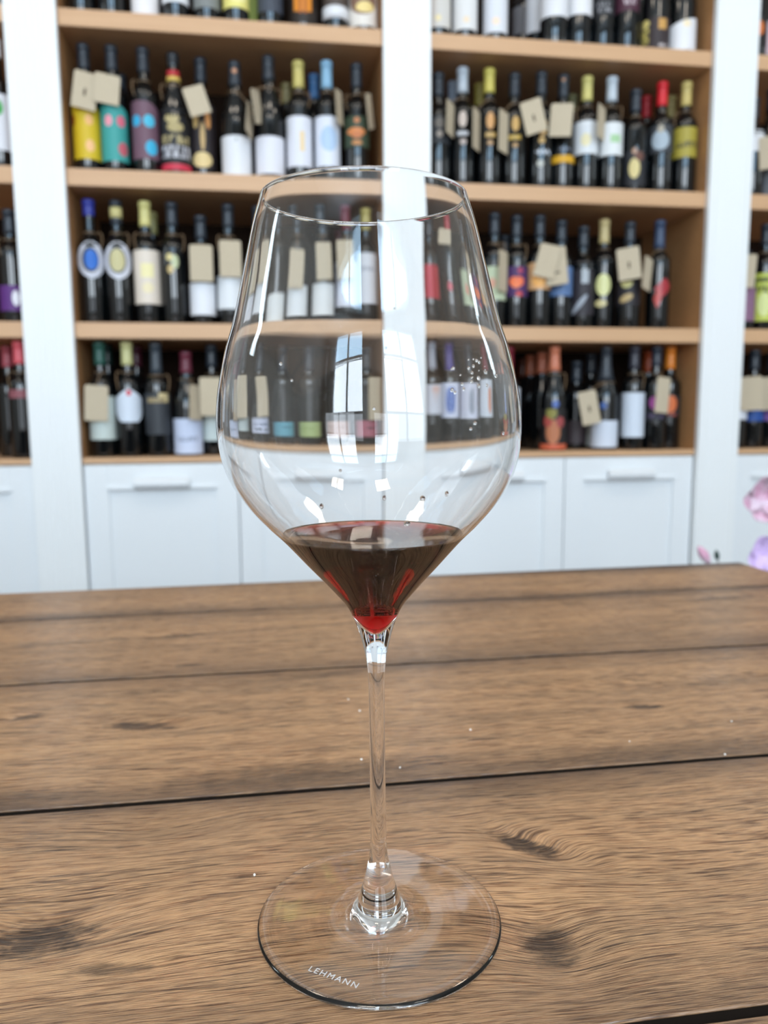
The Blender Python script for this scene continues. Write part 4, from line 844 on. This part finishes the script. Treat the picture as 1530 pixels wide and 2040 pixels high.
M_GILT = {}
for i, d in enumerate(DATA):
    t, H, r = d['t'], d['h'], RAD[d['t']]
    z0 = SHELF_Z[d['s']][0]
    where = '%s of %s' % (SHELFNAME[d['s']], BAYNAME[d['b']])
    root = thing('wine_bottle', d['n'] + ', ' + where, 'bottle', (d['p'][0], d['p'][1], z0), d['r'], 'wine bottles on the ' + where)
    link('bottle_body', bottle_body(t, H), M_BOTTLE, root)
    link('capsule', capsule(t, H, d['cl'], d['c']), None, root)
    rf = lambda z, e=.0005: body_r(t, H, r, z) + e
    if 'l' in d:
        col, a, b, shape, hang = d['l']
        ha = math.radians(hang)
        mid, hh = (a + b) / 2, (b - a) / 2
        if shape == 'rect':
            lo, hi = (lambda u: a), (lambda u: b)
        elif shape == 'disk':
            ha = min(hh / r * 1.02, math.radians(82))
            cr_ = lambda u: hh * math.sqrt(max(1 - (math.sin(u * ha) / math.sin(ha)) ** 2, .0004))
            lo, hi = (lambda u: mid - cr_(u)), (lambda u: mid + cr_(u))
        elif shape == 'slant':
            lo, hi = (lambda u: a), (lambda u: b - (b - a) * .22 * (1 - max(-1, min(1, u * 1.3))) / 2)
        elif shape == 'slant2':
            lo, hi = (lambda u: a), (lambda u: b - (b - a) * .16 * (max(0, u) ** 1.6))
        else:                                              # shield
            lo = lambda u: a + (b - a) * .34 * max(0, (abs(u) - .45) / .55) ** 1.5
            hi = lambda u: b - (b - a) * .26 * min(1, max(0, (abs(u) - .15)) / .75)
        lm = label_mat('%s %d' % (col, i), col, d.get('m'))
        link('label', patch('label', rf, ha, lo, hi), lm, root)
    for (col, ang, zc, w, h, shp) in d.get('e', ()):
        m = mat('gilt ' + col, col, .35)
        if shp in ('ring', 'band'):
            zz = [zc - h / 2, zc + h / 2]
            if zz[1] > H * .66 and zz[0] > H * .4:
                rr = [max(body_r(t, H, r, z), .0145) + .0012 for z in zz]
            else:
                rr = [body_r(t, H, r, z) + .0011 for z in zz]
            link('neck_band' if shp == 'ring' else 'label_band', lathe('band', [(rr[0] - .0006, zz[0]), (rr[0], zz[0]), (rr[1], zz[1]), (rr[1] - .0006, zz[1])], 24), m, root)
            continue
        rc = max(body_r(t, H, r, min(zc, H * .95)), .014) + .0012
        ha = min((w / 2) / rc, 1.2)
        hh = h / 2
        e2 = .0014
        rf2 = lambda z: max(body_r(t, H, r, min(z, H * .95)), .014) + e2
        if shp in ('disk', 'disk_top'):
            lo, hi = (lambda u: zc - hh * math.sqrt(max(1 - u * u, .001))), (lambda u: zc + hh * math.sqrt(max(1 - u * u, .001)))
        elif shp == 'flame':
            lo, hi = (lambda u: zc - hh + hh * .9 * abs(u) ** 1.2), (lambda u: zc + hh - hh * .9 * abs(u - .25) ** 1.1)
        elif shp == 'script':
            lo, hi = (lambda u: zc - hh * (.35 + .35 * math.sin(u * 9))), (lambda u: zc + hh * (.35 + .4 * math.sin(u * 11 + 1)))
        else:
            lo, hi = (lambda u: zc - hh), (lambda u: zc + hh)
        link('emblem', patch('emblem', rf2, ha, lo, hi, 14, ang), m, root)
    neck_z = min(H * .735, H - d['cl'] - .004)
    ring = [(math.cos(q_) * (body_r(t, H, r, neck_z) + .0018), math.sin(q_) * (body_r(t, H, r, neck_z) + .0018), neck_z) for q_ in [2 * PI * k / 14 for k in range(15)]]
    if 'g' in d:
        gx, gy, gz, w, h, rot, yaw = d['g']
        g = link('neck_tag', tag_mesh(w, h), None, root, (gx, gy, gz))
        g.rotation_euler = (0, math.radians(rot), math.radians(yaw))
        g['label'] = 'kraft paper tag hung from the neck'
        top = g.rotation_euler.to_matrix() @ Vector((0, 0, h / 2 - .003)) + Vector((gx, gy, gz))
        front = Vector((0, -(body_r(t, H, r, neck_z) + .0018), neck_z))
        midp = (front + top) / 2 + Vector((0, -.006, .002))
        inv = g.matrix_basis.inverted()
        pts = [inv @ p for p in [Vector(q_) for q_ in ring[11:15] + ring[1:12]] + [front + (midp - front) * .5, midp, top + Vector((0, -.0012, 0))]]
        link('twine', tube('twine', pts, .0011, 5), M_TWINE, g)
        if any(w_ in d['n'] for w_ in ('stamped', 'crooked', 'square kraft', 'above white script', 'leaning tag')):
            wd, ht = (.020, .005) if 'stamped' in d['n'] else (.006, .018)
            zc = -.018 if 'stamped' in d['n'] else -.004
            link('stamp', box('stamp', -wd / 2, wd / 2, -.0008, -.00055, zc - ht / 2, zc + ht / 2), mat('stamp ink', '5a4c3e', .8), g)
    if 'w' in d:
        sgn = d['w']
        rn = body_r(t, H, r, neck_z) + .002
        if sgn:
            pts = [Vector(q_) for q_ in ring] + [Vector((sgn * x, y, neck_z + z)) for x, y, z in ((rn + .006, -.008, .004), (rn + .011, -.014, -.002), (rn + .012, -.024, -.018), (rn + .008, -.036, -.045))]
            pts = pts if sgn > 0 else [Vector((-v.x, v.y, v.z)) for v in pts[:15]] + pts[15:]
        else:
            pts = [Vector(q_) for q_ in ring]
        link('twine', tube('twine', pts, .0013, 5), M_TWINE, root)

# ------------------------------------------------------------------ flowers at the right, behind the table
def petal(name, L, W, curl, cup):
    vs, fs = [], []
    n, mm = 10, 6
    for side in (0, 1):
        for i in range(n + 1):
            t = i / n
            wd = W * math.sin(PI * min(1, .10 + .80 * t)) ** .75 * (1 if t < .98 else .8)
            for j in range(mm + 1):
                s = -1 + 2 * j / mm
                x = s * wd / 2
                y = L * t * math.cos(curl * t * .5)
                z = L * curl * t * t * .5 + cup * wd * s * s * .5 - (.0006 if side else 0)
                vs.append((x, y, z))
    st = (n + 1) * (mm + 1)
    for i in range(n):
        for j in range(mm):
            a = i * (mm + 1) + j
            fs.append((a, a + 1, a + mm + 2, a + mm + 1))
            fs.append((st + a, st + a + mm + 1, st + a + mm + 2, st + a + 1))
    for i in range(n):
        a, b = i * (mm + 1), (i + 1) * (mm + 1)
        fs.append((a, b, st + b, st + a)); a += mm; b += mm; fs.append((a, st + a, st + b, b))
    for j in range(mm):
        a, b = j, j + 1
        fs.append((a, st + a, st + b, b)); a += n * (mm + 1); b += n * (mm + 1); fs.append((a, b, st + b, st + a))
    return mesh(name, vs, fs, True)
M_PET = mat('pink petal', 'dfa9bd', .6)
NTp = NT(M_PET)
_g = NTp.noise(NTp.pos(), 45.0, 2.0)
NTp.link(NTp.ramp(_g, [(.35, srgb('d79fb8')), (.65, srgb('ead6e1'))]), NTp.bsdf.inputs['Base Color'])
M_LILAC = mat('lilac petal', 'dcc3ea', .6)
M_TWIG = mat('brown twig', '54433c', .7)
M_LEAF = mat('dark green leaf', '24413a', .5)
VX, VY = .90, 1.20
vase = link('floor_vase', lathe('floor_vase', [(0, .003), (.07, .0), (.085, .01), (.10, .12), (.10, .28), (.075, .42), (.05, .50), (.055, .54), (.051, .54), (.046, .50), (.07, .42), (.094, .28), (.094, .12), (.0, .02)], 32), mat('grey ceramic', 'b9bcc0', .35), None, (VX, VY, 0))
tag(vase, 'tall grey floor vase hidden behind the right table end, holding the flowers', 'vase')
br = thing('flower_branch', 'pink artificial flowers on twigs at the right edge behind the table', 'flowers', (VX, VY, .025))
def bl(x, y, z):
    return (x - VX, y - VY, z - .025)
def bloom(cx, cy, cz, n, L, W, m, tilt, spin, face):
    for i in range(n):
        a = spin + 2 * PI * i / n
        o = link('petal', petal('petal', L, W, .35, .5), m, br, bl(cx, cy, cz))
        o.rotation_euler = (Matrix.Rotation(face, 4, 'Z') @ Matrix.Rotation(PI / 2 + tilt, 4, 'X') @ Matrix.Rotation(a, 4, 'Z') @ Matrix.Rotation(.45, 4, 'X')).to_euler()
F1, F2 = (.838, 1.20, .836), (.842, 1.20, .728)
bloom(*F1, 5, .052, .052, M_PET, .25, .35, -.3)
bloom(*F2, 5, .046, .046, M_LILAC, -.1, .5, -.2)
BUD, LEAF = (.731, 1.20, .732), (.755, 1.20, .731)
b_ = link('bud', lathe('bud', [(0, -.019), (.004, -.016), (.0075, -.006), (.0078, .004), (.005, .013), (.0015, .019), (0, .020)], 16), M_PET, br, bl(*BUD))
b_.rotation_euler = (0, -.62, 0)
l_ = link('leaf', lathe('leaf', [(0, -.010), (.003, -.007), (.0046, 0), (.003, .006), (0, .010)], 14), M_LEAF, br, bl(*LEAF))
l_.rotation_euler = (0, -.2, 0)
base = (VX, VY, .03)
def twig(pts, r):
    link('twig', tube('twig', [bl(*p) for p in pts], r, 7, True, .5), M_TWIG, br)
twig([base, (VX - .01, VY, .35), (VX - .008, VY, .60), (.866, 1.205, .76), (F1[0] + .006, F1[1] + .012, F1[2] - .004)], .004)
twig([(VX + .006, VY + .006, .03), (VX + .005, VY, .5), (.872, 1.21, .66), (F2[0] + .004, F2[1] + .010, F2[2] - .004)], .0035)
twig([(VX - .006, VY - .008, .03), (VX - .02, VY, .5), (.79, 1.20, .64), (.752, 1.20, .70), (BUD[0] + .011, BUD[1], BUD[2] - .016)], .003)
twig([(.79, 1.20, .642), (.772, 1.20, .69), (LEAF[0] + .002, LEAF[1], LEAF[2] - .010)], .0018)

# ------------------------------------------------------------------ crumbs on the table
M_CRUMB = mat('white crumb', 'f2efe8', .7)
CR = [[0.0442, 0.4536], [0.0491, 0.434], [0.0602, 0.3576], [0.0423, 0.3696], [0.2556, 0.384], [0.2272, 0.3453], [0.1864, 0.3681], [0.1065, 0.3965], [-0.0097, 0.2777]]
CRL = ['white crumb left of the glass stem, upper of two', 'white crumb left of the glass stem, lower of two', 'pale yellow crumb right of the glass stem', 'tiny crumb close left of the stem above the plank joint',
       'white crumb near the right picture edge, farther one', 'white crumb on the plank joint near the right picture edge', 'tiny crumb between the dark knot and the right plank joint', 'tiny crumb right of the stem on the middle plank', 'tiny crumb on the near plank left of the glass foot']
for (cx, cy), lb in zip(CR, CRL):
    s = random.uniform(.0004, .0007)
    bm = bmesh.new(); bmesh.ops.create_icosphere(bm, subdivisions=1, radius=s)
    for v in bm.verts:
        v.co *= random.uniform(.75, 1.2)
    me = bpy.data.meshes.new('crumb'); bm.to_mesh(me); bm.free()
    tag(link('crumb', me, M_CRUMB, None, (cx, cy, TABLE + s * .7)), lb, 'crumb', 'crumbs on the table')
